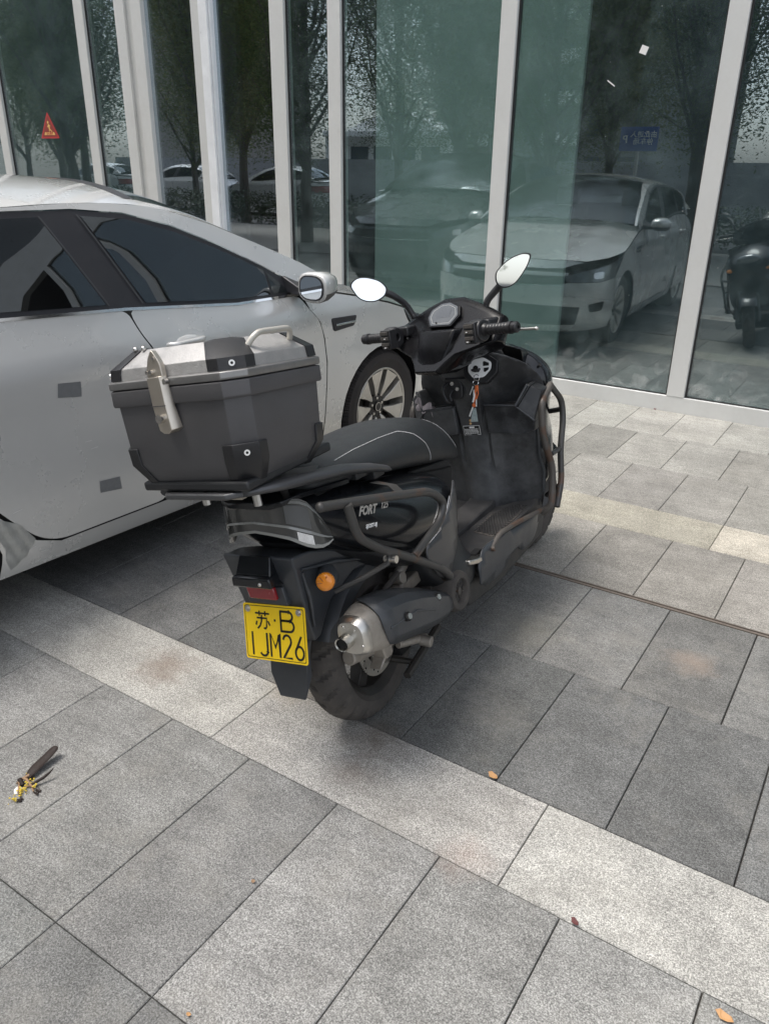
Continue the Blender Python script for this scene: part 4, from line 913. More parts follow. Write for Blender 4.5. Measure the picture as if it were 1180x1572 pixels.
# upper row: 苏 . B
def U(pts, ox, oy, sc=1): return [(ox + x * sc, oy + y * sc) for x, y in pts]
ox, oy, k = -.060, .0085, .046    # unit box 0..1
for s_ in ([(0, .86), (1, .86)], [(.3, 1.0), (.3, .72)], [(.7, 1.0), (.7, .72)], [(.1, .60), (.80, .60), (.76, .12), (.68, .03), (.56, .06)], [(.46, .78), (.42, .40), (.30, .16), (.12, .0)], [(.10, .42), (.02, .20)], [(.88, .46), (1.0, .22)]): stroke(ln, U(s_, ox, oy, k), T * .8)
ln.add([(.000, .030, .0008), (.006, .030, .0008), (.006, .036, .0008), (.000, .036, .0008)], [(0, 1, 2, 3)])
ox, oy, k = .022, .0075, .050
bh = [(0, 0), (0, 1)]
stroke(ln, U([(.0, .0), (.0, 1.0)], ox, oy, k), T)
stroke(ln, U([(-.05, 1.0), (.5, 1.0)] + arc(.5, .77, .24, .23, 90, -90, 8) + [(-.05, .54)], ox, oy, k), T); stroke(ln, U([(0, .54), (.55, .54)] + arc(.55, .27, .26, .27, 90, -90, 8) + [(-.05, 0)], ox, oy, k), T)
# lower row: 1 J M 2 6
oy, k, wk = -.061, .060, .030
def LO(pts, ox): return [(ox + x * wk, oy + y * k) for x, y in pts]
stroke(ln, LO([(.5, 0), (.5, 1)], -.089), T)
stroke(ln, LO([(.85, 1), (.85, .2)] + arc(.45, .2, .40, .19, 0, -160, 8), -.052), T)
stroke(ln, LO([(.0, 0), (.0, 1), (.48, .42), (.96, 1), (.96, 0)], -.015), T * .95)
stroke(ln, LO(arc(.46, .74, .42, .25, 170, -30, 8) + [(.04, .03), (.95, .03)], .024), T)
stroke(ln, LO([(.70, 1), (.15, .45)], .062), T); lp = arc(.46, .29, .42, .28, 0, 360, 18); stroke(ln, LO(lp, .062), T)
ln.build('lettering', K['ink'], npl, smooth=0, fixn=False)
for x in (-.083, .080):
    b_ = MB(); b_.cyl((x, .058, 0), (x, .058, .002), .0085, 16); b_.cyl((x, .058, .002), (x, .058, .006), .0052, 6); b_.build('plate_bolt', K['bolt'], npl)
# tail lamp wrapping round the tail
TLs = MB()
tl = [  # right half: outline stations from centre to the side, top/bottom z
    (0.0, -.300, .770, .695), (.05, -.298, .770, .688), (.09, -.290, .771, .677), (.108, -.280, .770, .664), (.121, -.268, .766, .652), (.131, -.254, .754, .643), (.140, -.238, .728, .638), (.147, -.224, .698, .640), (.153, -.211, .666, .647)]
rg_ = []
for sgn in (-1, 1):
    L2 = tl[::-1] if sgn < 0 else tl[1:]
    for (x, y, a, b_) in L2: rg_.append((x * sgn, y, a, b_))
lampo = sub('tail_lamp', BK)
def lamp_strip(name, m, off, t0, t1, i0=0, i1=None, th=.004):
    mb = MB(); S = rg_[i0:i1]; rings = []
    for (x, y, a, b_) in S:
        n_ = Vector((x * .9, (y + .12), 0)).normalized() if abs(x) > .02 else Vector((0, -1, 0))
        P0 = Vector((x, y, b_ + (a - b_) * t0)) + n_ * off; P1 = Vector((x, y, b_ + (a - b_) * t1)) + n_ * (off - .006 * t1)
        rings.append([P0, P1, P1 - n_ * th, P0 - n_ * th])
    mb.loft(rings); return mb.build(name, m, lampo, smooth=60)
lamp_strip('lens', K['lens'], .006, .0, 1.0); lamp_strip('lens_edge', K['lensrim'], .0085, -.02, .07); lamp_strip('lens_edge', K['lensrim'], .004, .93, 1.02)
lamp_strip('lens_edge', K['lensrim'], .0085, .30, .36, 0, None)
for a_, b_ in ((2, 6), (10, 14)):
    lamp_strip('inner_panel', mat('grey lamp panel', (.09, .09, .088), .4), .0075, .42, .88, a_, b_); lamp_strip('indicator_reflector', K['clearl'], .009, .06, .27, a_ + (1 if a_ > 5 else 0), b_ - (0 if a_ > 5 else 1))
tc_ = MB(); rings = []
for (y, zt, hw) in ((-.312, .774, .06), (-.30, .779, .095), (-.25, .786, .125), (-.18, .782, .15), (-.10, .772, .155)): rings.append([(-hw, y, zt - .02), (-hw, y, zt - .006), (0, y, zt), (hw, y, zt - .006), (hw, y, zt - .02)])
tc_.loft(rings).build('tail_top_cover', K['gloss'], BK, bevel=.003)
# indicators on stalks
for sd in (1,):
    ind = sub('indicator', BK); s_ = MB(); s_.tube([(.10 * sd, -.20, .548), (.135 * sd, -.235, .553), (.148 * sd, -.262, .556)], [.028, .027, .024], 16); s_.build('stalk', K['fend'], ind, smooth=50)
    l = MB(); l.tube([(.146 * sd, -.259, .5555), (.150 * sd, -.268, .557), (.153 * sd, -.275, .5575), (.154 * sd, -.278, .558)], [.0225, .023, .021, .012], 24); l.build('lens', K['orange'], ind, smooth=60)
    sp_ = MB()
    for k in range(3):
        a = pi * k / 3; v = Vector((.23, 0, 0)); c_ = Vector((.1535 * sd, -.2765, .558)); u_ = Vector((.87 * sd, .45, 0)) if True else v; dd = u_ * cos(a) * .018 + Vector((0, 0, 1)) * sin(a) * .018
        sp_.tube([c_ - dd, c_ + dd], .0012, 4)
    sp_.build('lens_rib', mat('dark amber rib', (.35, .10, .01), .4), ind)
# rear crash guard, both sides
for sd in (1,):
    gd = sub('crash_guard', BK)
    def S(P): return [(x * sd, y, z) for x, y, z in P]
    mb = MB(); r = .0115
    top = fillet(S([(.235, -.335, .774), (.25, -.10, .716), (.25, .125, .655), (.25, .192, .602), (.25, .155, .558), (.25, -.012, .520)]), .045, 6)
    mb.tube(top, r, 12); mb.sphere(top[0], r * 1.08, 6); mb.build('guard_tube', K['guard'], gd, smooth=60)
    mb = MB(); low = fillet(S([(.25, -.256, .752), (.25, -.242, .665), (.25, -.158, .602), (.25, -.015, .517), (.245, .126, .428), (.225, .212, .362), (.19, .235, .345)]), .035, 6)
    mb.tube(low, r, 12); mb.build('guard_tube', K['guard'], gd, smooth=60)
    mb = MB(); mb.loft([S([(.188, -.066, .742), (.188, -.03, .735), (.192, -.03, .735), (.192, -.066, .742)]), S([(.215, -.028, .722), (.215, .012, .712), (.219, .012, .712), (.219, -.028, .722)]), S([(.238, -.018, .690), (.238, .022, .680), (.243, .022, .680), (.243, -.018, .690)])]); mb.build('bracket', K['guard'], gd, bevel=.001)
    mb = MB(); mb.tube(S([(.25, -.118, .578), (.245, -.13, .552), (.20, -.165, .530), (.13, -.215, .505)]), .007, 8); mb.build('bracket', K['guard'], gd); mb = MB(); mb.cyl(*S([(.235, -.122, .560), (.268, -.122, .560)]), .010, 10); mb.build('bolt', K['bolt'], gd)
# decals
text('decal', 'FORT', .031, K['silverletter'], BK, frame((.2100, -.125, .690), (0, 1, -.24), (.0, .1, 1)), bold=.0012, shear=.35)
text('decal', '125', .024, K['silverletter'], BK, frame((.2115, -.050, .677), (0, 1, -.24), (.0, .1, 1)), bold=.0004, shear=.35)
text('decal', 'SJ125T-8J', .013, K['white'], BK, frame((.2140, -.125, .650), (0, 1, -.24), (.0, .1, 1)), bold=.0004, shear=.2)
# exhaust
mu = sub('muffler', BK); mu.location = (.004, .038, .022); mu.scale = (1, 1, .93)
def mring(y, xc, zc_, hw, hh, n=24, e=.68): return ring_xz(xc, zc_, hw, hh, y, n, e)
ms = [(-.318, .205, .428, .038, .046), (-.30, .204, .427, .045, .056), (-.25, .200, .418, .056, .068), (-.18, .194, .402, .062, .073), (-.1, .188, .376, .064, .074), (0, .180, .338, .060, .068), (.08, .172, .305, .052, .056), (.15, .166, .275, .040, .042), (.22, .158, .247, .026, .026), (.28, .148, .225, .014, .014)]
MB().loft([mring(y, *a) for y, *a in ms]).build('silencer_body', K['alu'], mu, smooth=60)
MB().loft([mring(-.331, .206, .430, .022, .026), mring(-.329, .206, .430, .036, .044), mring(-.317, .206, .429, .043, .053), mring(-.306, .205, .428, .046, .057)]).build('end_cap', K['steel'], mu, smooth=40)
tp = MB(); tp.lathe([(.019, -.012), (.0205, .03), (.017, .03), (.016, -.010)], (.196, -.345, .425), 'y', 32); tp.lathe([(.0155, -.002), (.0155, .03), (.0005, .03), (.0005, -.002)], (.196, -.345, .425), 'y', 24); o = tp.build('tailpipe', K['steel'], mu)
dk = MB(); dk.cyl((.196, -.3485, .425), (.196, -.34, .425), .0155, 24); dk.build('pipe_bore', K['under'], mu)
for x, z in ((.222, .455), (.238, .412), (.186, .395), (.19, .462)): 
    b_ = MB(); b_.sphere((x, -.328, z), .004, 6); b_.build('rivet', K['bolt'], mu)
# heat shield: upper-right shell following the silencer
hs = MB(); rings = []
for (y, xc, zc_, hw, hh) in ((-.262, .200, .420, .062, .075), (-.2, .196, .407, .067, .079), (-.12, .190, .383, .070, .081), (-.03, .183, .350, .068, .076), (.06, .174, .312, .061, .066), (.14, .168, .281, .050, .052), (.215, .158, .252, .036, .036), (.262, .150, .235, .018, .018)):
    r = []
    for i in range(7):
        a = radians(112 - 158 * i / 6); cut = 0
        c, s = cos(a), sin(a); r.append((xc + hw * math.copysign(abs(c) ** .8, c), y + (.030 if i in (0, 6) else (.012 if i in (1, 5) else 0)) * (1 if y < -.2 else 0), zc_ + hh * math.copysign(abs(s) ** .8, s)))
    rings.append(r)
v = [p for r in rings for p in r]; n = 7; hs.add(v, [(i * n + j, i * n + j + 1, (i + 1) * n + j + 1, (i + 1) * n + j) for i in range(len(rings) - 1) for j in range(n - 1)])
hs.build('heat_shield', K['fend'], mu, solid=.004, smooth=24, fixn=True)
ridge = MB(); ridge.tube([(.262, -.235, .415), (.258, -.10, .395), (.240, .02, .333), (.210, .10, .285)], [.003, .004, .004, .002], 6); ridge.tube([(.235, -.20, .465), (.238, -.05, .395), (.226, .05, .352)], [.002, .003, .002], 6); ridge.build('shield_crease', K['fend'], mu, smooth=80)
for p in ((.268, -.155, .408), (.225, .075, .345)):
    b_ = MB(); d_ = Vector((.95, 0, .3)).normalized(); P = Vector(p); b_.cyl(P - d_ * .012, P - d_ * .001, .013, 16); b_.build('bolt_recess', K['under'], mu); b_ = MB(); b_.cyl(P - d_ * .006, P + d_ * .004, .0085, 12); b_.build('bolt', K['bolt'], mu)
# engine, swing arm, drive parts
en = sub('engine', BK)
mb = MB(); mb.prism(fillet2([(.02, .20), (.30, .20), (.40, .25), (.40, .36), (.28, .43), (.12, .42), (.0, .34)], .03), 'x', -.15, .06); mb.build('crankcase', K['rim'], en, bevel=.008)
mb = MB(); mb.lathe([(.066, -.05), (.066, .035), (.058, .052), (.040, .052), (.036, .040), (.036, -.05)], (.155, .295, .275), 'x', 40); mb.lathe([(.036, .03), (.036, .034), (.002, .034), (.002, .03)], (.155, .295, .275), 'x', 30)
for i in range(8):
    a = 2 * pi * i / 8; mb.tube([(.192, .295 + .010 * cos(a), .275 + .010 * sin(a)), (.192, .295 + .038 * cos(a + .4), .275 + .038 * sin(a + .4))], .004, 5)
mb.cyl((.06, .295, .275), (.14, .295, .275), .075, 32); mb.build('fan_cover', K['rubber'], en, bevel=.003)
mb = MB(); mb.cyl((.187, .295, .275), (.20, .295, .275), .012, 6); mb.build('rusty_nut', K['rusty'], en)
mb = MB(); mb.loft([[(.09, .02, .330), (.125, .02, .330), (.125, .05, .375), (.09, .05, .375)], [(.09, .235, .345), (.125, .235, .345), (.125, .25, .385), (.09, .25, .385)]]); mb.prism(fillet2([(-.02, .27), (.16, .27), (.2, .37), (.05, .36), (-.01, .33)], .02), 'x', .055, .10)
mb.cyl((.10, .225, .366), (.135, .225, .366), .020, 16); mb.cyl((.10, .165, .325), (.14, .165, .325), .014, 12); mb.build('swing_arm', K['alu'], en, bevel=.005)
mb = MB(); mb.cyl((.09, .105, .395), (.13, .105, .40), .018, 12); mb.cyl((.11, .10, .40), (.11, .16, .43), .016, 10); mb.cyl((.12, .10, .36), (.12, .105, .40), .010, 8); mb.build('banjo_union', K['alu'], en, bevel=.002)
mb = MB(); mb.tube([(.085, -.13, .345), (.11, -.06, .375), (.115, .03, .40), (.115, .10, .415)], .0085, 8); mb.build('brake_hose', K['rubber'], en); mb = MB(); mb.tube([(.083, -.16, .335), (.095, -.12, .35)], .007, 8); mb.build('hose_end', K['bolt'], en)
mb = MB(); mb.cyl((.090, -.165, .283), (.095, -.045, .258), .022, 20); mb.prism(fillet2([(-.09, .315), (-.04, .315), (-.03, .235), (-.07, .23)], .012), 'x', .10, .145); mb.loft([[(.10, -.10, .215), (.14, -.10, .215), (.14, -.07, .225), (.10, -.07, .225)], [(.10, .02, .31), (.14, .02, .31), (.14, .05, .31), (.10, .05, .31)]])
mb.cyl((.14, -.03, .29), (.18, -.03, .29), .02, 12); mb.build('caliper', K['alu'], en, bevel=.004)
mb = MB(); mb.cyl((.10, .06, .205), (.13, .17, .175), .013, 12); mb.cyl((.125, .145, .178), (.16, .15, .172), .017, 14); mb.build('foot_lug', K['alu'], en, bevel=.002)
mb = MB(); mb.box((.02, .10, .14), (.08, .16, .165)); mb.build('rubber_stop', K['under'], en, bevel=.004)
mb = MB(); mb.tube([(-.10, -.05, .25), (-.12, .02, .40), (-.13, .06, .55)], .028, 12); mb.build('rear_shock', K['rim'], BK)
# side stand (left) and centre stand
mb = MB(); mb.tube(fillet([(-.12, .42, .17), (-.20, .36, .08), (-.262, .33, .016)], .02), .011, 10); mb.sphere((-.272, .325, .022), (.035, .022, .006), 6); mb.build('side_stand', K['rubber'], BK)
mb = MB(); mb.tube(fillet([(-.13, .25, .17), (-.14, .02, .13), (-.14, -.02, .12)], .02), .012, 8); mb.tube([(.13, .25, .17), (.14, .02, .13)], .012, 8); mb.tube([(-.14, .08, .14), (.14, .08, .14)], .010, 8); mb.build('centre_stand', K['rim'], BK)
# floorboard
fb = MB(); fb.prism(fillet2([(.45, .315), (.56, .322), (.95, .318), (1.04, .335), (1.04, .24), (.5, .22)], .012), 'x', -.195, .195); fb.build('floorboard', K['floorp'], BK, bevel=.008)
mb = MB(); mb.prism(fillet2([(.50, .318), (.54, .335), (.93, .345), (1.0, .36), (1.0, .30), (.5, .30)], .01), 'x', -.055, .055); mb.build('centre_tunnel', K['floorp'], BK, bevel=.008)
for sd in (1, -1):
    mt = MB(); PM = fillet2([(.085 * sd, .66), (.175 * sd, .62), (.185 * sd, .80), (.178 * sd, .93), (.12 * sd, .945), (.075 * sd, .84)], .01, 3); mt.prism(PM, 'z', .316, .3235); mo = mt.build('foot_mat', K['rubber'], BK, bevel=.0015)
    kn = MB()
    for i in range(11):
        for j in range(30):
            x = (.078 + i * .0105 + (j % 2) * .005); y = .63 + j * .0105
            inside = x < .178 and y < .935 and (y - .66) > -(x - .085) * .45 + .01 and x > .085 + max(0, (y - .84)) * .35 and x > .08 + max(0, .84 - y) * .02
            if inside: kn.box((x * sd - .0035, y - .0035, .3235), (x * sd + .0035, y + .0035, .3265))
    kn.build('grip_stud', K['floorp'], mo, smooth=0)
    P = fillet2([(.46, .34), (.505, .346), (.667, .324), (.85, .305), (.978, .286), (1.095, .262), (1.07, .225), (1.0, .202), (.88, .185), (.805, .20), (.76, .232), (.70, .232), (.66, .20), (.60, .192), (.486, .205), (.43, .235), (.42, .30)], .012, 3)
    sheet('floor_side_cover', P, lambda y, z, sd=sd: ((.205 - .10 * max(0, .26 - z) * 3 - .5 * max(0, y - .9) ** 1.5) * sd, y, z), K['fend'], BK, .04, .006, flip=sd < 0)
    pg = MB(); pg.loft([[(.17 * sd, .372, .342), (.17 * sd, .372, .326), (.206 * sd, .375, .326), (.206 * sd, .375, .340)], [(.17 * sd, .42, .332), (.17 * sd, .42, .310), (.212 * sd, .42, .312), (.212 * sd, .42, .330)], [(.17 * sd, .478, .322), (.17 * sd, .478, .302), (.210 * sd, .478, .304), (.210 * sd, .478, .319)]]); pg.build('passenger_footrest', K['steel'], BK, bevel=.003)
    pg = MB(); pg.box((min(.165 * sd, .19 * sd), .45, .27), (max(.165 * sd, .19 * sd), .50, .33)); pg.build('footrest_recess', K['under'], BK)
    rb = MB(); rb.tube(fillet([(.208 * sd, .525, .318), (.214 * sd, .60, .345), (.216 * sd, .72, .332), (.22 * sd, .85, .314), (.235 * sd, .98, .300), (.262 * sd, 1.05, .32)], .02), .009, 8); rb.cyl((.19 * sd, .53, .318), (.222 * sd, .53, .318), .009, 8); rb.build('floor_rail', K['rusty'], BK, smooth=60)
mb = MB(); mb.prism(fillet2([(.40, .16), (.65, .13), (1.10, .15), (1.15, .22), (1.05, .30), (.4, .30)], .03), 'x', -.16, .16); mb.build('belly_cover', K['matte'], BK, bevel=.01)

# luggage rack and grab rail
rk = MB(); rings = []
for (y, z, hw) in ((-.47, .842, .09), (-.42, .838, .135), (-.33, .830, .15), (-.2, .815, .14), (-.13, .808, .10)): rings.append([(-hw, y, z - .008), (-hw, y, z + .006), (hw, y, z + .006), (hw, y, z - .008)])
rk.loft(rings).build('luggage_rack', K['trim'], BK, bevel=.004)
rk = MB(); rk.box((-.17, -.455, .850), (.15, -.14, .872)); rk.build('mounting_plate', K['matte'], BK, bevel=.006)
for x, y in ((-.08, -.36), (.08, -.36), (-.06, -.24), (.06, -.24)): MB().cyl((x, y, .785), (x, y, .835), .010, 8).build('rack_bolt', K['bolt'], BK)
for x, y in ((-.11, -.38), (.05, -.40), (.09, -.33)): MB().box((x - .03, y - .008, .815), (x + .03, y + .008, .824)).build('rack_strap', K['latch'], BK)
for sd in (1, -1):
    gr = MB(); rings = []
    for (x, y, z, w_, h) in ((.115, -.44, .842, .022, .010), (.15, -.36, .833, .028, .013), (.162, -.26, .820, .030, .015), (.168, -.14, .800, .028, .015), (.170, -.02, .768, .024, .013), (.168, .05, .744, .018, .010), (.160, .085, .730, .006, .004)):
        rings.append([(x * sd + w_ * cos(2 * pi * k / 12), y, z + h * sin(2 * pi * k / 12)) for k in range(12)])
    gr.loft(rings).build('grab_rail', K['trim'], BK, smooth=70)
    gr = MB(); gr.box((min(.10 * sd, .165 * sd), -.08, .752), (max(.10 * sd, .165 * sd), -.03, .775)); gr.box((min(.09 * sd, .165 * sd), .0, .728), (max(.09 * sd, .165 * sd), .05, .75)); gr.build('rail_mount', K['matte'], BK, bevel=.004)
# ------------------------------------------------------------------ top case
TC = sub('top_case', BK); TC.location = (-.016, -.300, 1.075); TC.rotation_euler = (radians(-5), 0, radians(1.5))
def octo(hw, hd, ch, z): return [(-hw + ch, -hd, z), (hw - ch, -hd, z), (hw, -hd + ch, z), (hw, hd - ch, z), (hw - ch, hd, z), (-hw + ch, hd, z), (-hw, hd - ch, z), (-hw, -hd + ch, z)]
A, D_, CH_ = .200, .166, .040
MB().loft([octo(A - .042, D_ - .042, .034, -.222), octo(A - .012, D_ - .014, CH_, -.172), octo(A - .006, D_ - .006, CH_, -.022), octo(A - .006, D_ - .006, CH_, -.004)]).build('case_shell', K['case'], TC, bevel=.002)
MB().loft([octo(A, D_, CH_, -.038), octo(A + .002, D_ + .002, CH_, -.034), octo(A + .002, D_ + .002, CH_, -.004), octo(A, D_, CH_, -.002)]).build('lower_rim', K['case'], TC, bevel=.0015)
MB().loft([octo(A + .001, D_ + .001, CH_, .000), octo(A + .003, D_ + .003, CH_, .003), octo(A + .003, D_ + .003, CH_, .016), octo(A - .004, D_ - .004, CH_, .019)]).build('upper_rim', K['caseedge'], TC, bevel=.0015)
MB().loft([octo(A - .005, D_ - .005, CH_, .018), octo(A - .007, D_ - .007, CH_, .044), octo(A - .050, D_ - .046, .035, .078), octo(A - .053, D_ - .049, .035, .080)]).build('lid', K['lid'], TC, bevel=.0015)
# corner guards
def cg(zs, name, sx, sy, boltz):
    mb = MB(); rings = []
    for (hw, hd, ch, z, ov, sp) in zs:
        a = hw + ov; b = hd + ov
        # path around the chamfered corner: along y face, chamfer, along x face
        p = [(a - ch - sp, b), (a - ch, b), (a, b - ch), (a, b - ch - sp), (a - .006, b - ch - sp), (a - .006, b - ch - .002), (a - ch - .002, b - .006), (a - ch - sp, b - .006)]
        rings.append([(x * sx, y * sy, z) for x, y in p])
    mb.loft(rings); o = mb.build(name, K['corner'], TC, bevel=.0015)
    if boltz is not None:
        hw, hd, ch, z, ov, sp = zs[len(zs) // 2 - 0] if len(zs) > 2 else zs[0]
        hw, hd, ch, z0, ov, sp = zs[boltz[0]]; z = z0 + boltz[1]
        c = Vector(((hw + ov - ch / 2) * sx, (hd + ov - ch / 2) * sy, z)); n = Vector((sx, sy, 0)).normalized()
        b = MB(); b.cyl(c - n * .002, c + n * .0025, .0065, 12); b.cyl(c + n * .0024, c + n * .0031, .003, 8, mi=1); b.build('corner_bolt', [K['bolt'], K['under']], TC)
for sx in (1, -1):
    for sy in (1, -1):
        cg([(A - .042, D_ - .042, .034, -.223, .004, .022), (A - .012, D_ - .014, CH_, -.172, .004, .028), (A - .010, D_ - .011, CH_, -.134, .004, .028)], 'corner_guard', sx, sy, (1, .018))
        cg([(A - .005, D_ - .005, CH_, .020, .003, .030), (A - .007, D_ - .007, CH_, .044, .003, .030), (A - .050, D_ - .046, .035, .079, .003, .024), (A - .075, D_ - .070, .03, .083, .001, .0)], 'corner_guard', sx, sy, (0, .012))
# latch
lt = MB(); y0 = -D_ - .003
lt.prism(fillet2([(-.018, .062), (-.005, .078), (.006, .062), (.014, .046), (.016, .018), (-.028, .018), (-.028, .036)], .005), 'y', y0 - .010, y0 + .004)
lt.build('latch_hook', K['latch'], TC, bevel=.0015)
lt = MB(); lt.loft([[(-.026, y0 - .016, .020), (.010, y0 - .016, .022), (.018, y0 - .004, .022), (.018, y0, .022), (-.026, y0, .020)], [(-.022, y0 - .017, -.040), (.014, y0 - .017, -.040), (.023, y0 - .004, -.040), (.023, y0 + .004, -.040), (-.022, y0 + .004, -.040)], [(-.016, y0 - .015, -.092), (.018, y0 - .015, -.092), (.027, y0 - .002, -.090), (.027, y0 + .012, -.090), (-.016, y0 + .012, -.092)], [(-.006, y0 - .014, -.099), (.006, y0 - .014, -.100), (.012, y0 - .002, -.098), (.012, y0 + .012, -.098), (-.006, y0 + .012, -.098)]])
lt.build('latch_plate', K['latch'], TC, bevel=.0012)
lt = MB(); lt.box((-.024, y0 - .0185, -.0405), (.016, y0 - .0165, -.0385)); lt.build('latch_seam', K['case'], TC)
MB().cyl((.0, y0 - .028, -.066), (0, y0 - .012, -.066), .0095, 16).build('lock_cylinder', K['bolt'], TC)
for a_, b_, r_ in (((-.012, y0 - .017, .032), (-.012, y0 - .008, .032), .005), ((-.022, y0 - .017, .032), (-.022, y0 - .008, .032), .004), ((-.002, y0 - .012, .060), (-.002, y0 - .008, .060), .004), ((.018, y0 - .012, .010), (.018, y0 - .002, .010), .006)): MB().cyl(a_, b_, r_, 10).build('latch_rivet', K['bolt'], TC)
# lid handle
hd = MB(); hd.tube(fillet([(.166, -.078, .058), (.186, -.062, .086), (.186, .058, .088), (.166, .076, .060)], .022, 6), .0066, 12); hd.build('lid_handle', mat('worn silver handle', (.55, .53, .48), .45, metal=.5, dust=.2), TC, smooth=80)
hd = MB()
for x in (-.11, -.085): hd.sphere((x, -D_ + .045, .083), .006, 6)
hd.build('lid_rivet', K['bolt'], TC)
sc = MB(); rs = random.Random(11)
for i in range(34):
    x = rs.uniform(-.14, .14); z = rs.uniform(-.14, -.05); l = rs.uniform(.004, .03); a = rs.gauss(.8, .8); yy = -D_ + .006 + (-.022 - z) * .014 / .138 - .0012 + .0
    sc.add([(x, yy, z), (x + l * cos(a), yy, z + l * sin(a)), (x + l * cos(a), yy, z + l * sin(a) + .0009), (x, yy, z + .0006)], [(0, 1, 2, 3)])
sc.build('scratch', mat('case scratch', (.16, .16, .16), .6), TC, fixn=False, smooth=0)

# ------------------------------------------------------------------ front: leg shield, glove boxes, nose
half = [(0, .925), (.064, .918), (.148, .885), (.205, .845), (.238, .79), (.245, .74), (.212, .61), (.205, .50), (.218, .44), (.210, .36), (.18, .29)]
outl = half + [(-x, z) for x, z in half[::-1][:-1]]
def SH(x, z):
    bulge = -.035 * math.exp(-((abs(x) - .0) / .07) ** 4)
    lower = .03 * max(0, .5 - z) / .2
    return (x + .012, .965 + .085 * min(1.2, abs(x) / .24) ** 2 + bulge * (1 if z < .82 else .3) - .07 * max(0, z - .70) / .2 - .015 * math.exp(-((z - .55) / .12) ** 2) * (abs(x) > .06) + lower * 0 , z)
sheet('leg_shield', fillet2(outl, .02, 4), SH, K['shield'], BK, .012, .006)
col = MB(); rings = []
for (z, y, hw) in ((.30, .955, .052), (.40, .942, .050), (.55, .932, .048), (.66, .922, .050), (.74, .912, .058), (.80, .900, .075), (.84, .892, .095), (.875, .89, .10), (.90, .90, .085)):
    rings.append([(x + .004, yy, z) for x, yy in ((-hw * 1.25, y + .05), (-hw, y + .012), (-hw * .85, y), (hw * .85, y), (hw, y + .012), (hw * 1.25, y + .05))])
col.loft(rings).build('centre_column', K['shield'], BK, smooth=50, bevel=.003)
for sd in (1, -1):
    gb = sub('glove_box', BK)
    mb = MB()
    # open pocket: front wall and lip
    P = [(.060, .712), (.182, .704), (.236, .642), (.230, .604), (.20, .60), (.062, .606)]
    mb.loft([[(x * sd + .010, y + (.02 if i in (0, 5) else 0), z) for i, (x, z) in enumerate(P)] for y in (.985,)] + [[(x * sd + .010, .905 + (.01 if z < .62 else 0) + .03 * (x > .2), z) for x, z in P]]); mb.build('pocket', K['shield'], gb, bevel=.006, bseg=3)
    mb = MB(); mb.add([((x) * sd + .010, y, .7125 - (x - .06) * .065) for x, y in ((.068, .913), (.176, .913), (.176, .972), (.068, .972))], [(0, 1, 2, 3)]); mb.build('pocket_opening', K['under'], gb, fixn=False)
    mb = MB(); mb.loft([[(x * sd + .010, y, z) for x, y, z in r] for r in (((.178, .90, .706), (.178, 1.0, .706), (.215, 1.01, .772), (.215, .945, .772)), ((.192, .895, .706), (.192, 1.0, .706), (.232, 1.01, .770), (.232, .94, .770)))]); mb.loft([[(x * sd + .010, y, z) for x, y, z in r] for r in (((.188, .903, .700), (.188, 1.0, .70), (.228, 1.01, .766), (.228, .95, .766)), ((.236, .93, .640), (.236, 1.01, .64), (.262, 1.03, .742), (.262, .965, .742)))])
    mb.build('pocket_side', K['shield'], gb, bevel=.004)
    mb = MB(); mb.tube([(.186 * sd + .010, .893, .708), (.222 * sd + .01, .938, .773)], .004, 8); mb.tube([(.062 * sd + .01, .905, .716), (.182 * sd + .01, .902, .707), (.236 * sd + .01, .932, .643)], .0035, 8); mb.build('lip', K['fend'], gb, smooth=80)
    mb = MB(); mb.tube([(.222 * sd + .01, .985, .60), (.216 * sd + .01, .99, .50), (.226 * sd + .01, .995, .44), (.220 * sd + .01, .985, .36)], .006, 8); mb.build('shield_edge', K['fend'], BK, smooth=80)
# nose and outer shell
def nring(y, s, zc_, zt=1., low=1.):
    pts = half + [(-x, z) for x, z in half[::-1][:-1]]; o = []
    for x, z in pts:
        zz = zc_ + (z - .66) * s * (low if z < .66 else zt); o.append((x * s * 1.0 + .012, y + .0, zz))
    return o
ns = [(1.055, .99, .660, 1, 1), (1.10, 1.0, .665, .97, .92), (1.16, .97, .672, .9, .80), (1.22, .88, .680, .82, .66), (1.28, .72, .69, .72, .52), (1.33, .48, .70, .6, .4), (1.355, .22, .705, .5, .3)]
MB().loft([nring(*a) for a in ns]).build('front_fairing', K['gloss'], BK, smooth=60, subsurf=1)
for sd in (1, -1):
    wn = MB(); wn.loft([[(.10 * sd, 1.02, .915), (.10 * sd, 1.14, .90), (.10 * sd, 1.10, .85)], [(.19 * sd, .985, .895), (.19 * sd, 1.12, .86), (.18 * sd, 1.06, .81)], [(.222 * sd, 1.03, .885), (.222 * sd, 1.08, .87), (.215 * sd, 1.06, .835)]]) if sd < 0 else wn.loft([[(.10, 1.02, .918), (.10, 1.12, .90), (.10, 1.08, .86)], [(.19, 1.02, .885), (.19, 1.10, .86), (.18, 1.06, .82)]])
    wn.build('fairing_wing', K['gloss'], BK, bevel=.003)
    fi = MB(); fi.sphere((.14 * sd, 1.27, .70), (.045, .03, .02), 8); fi.build('front_indicator', K['orange'], BK)
hl = MB(); hl.sphere((.012, 1.31, .79), (.10, .05, .045), 10); hl.build('headlamp', K['headl'], BK, smooth=180)
bq = MB(); bq.cyl((.232, 1.075, .812), (.236, 1.072, .815), .006, 10); bq.cyl((.245, 1.07, .725), (.25, 1.068, .727), .006, 10); bq.build('fairing_screw', K['under'], BK)
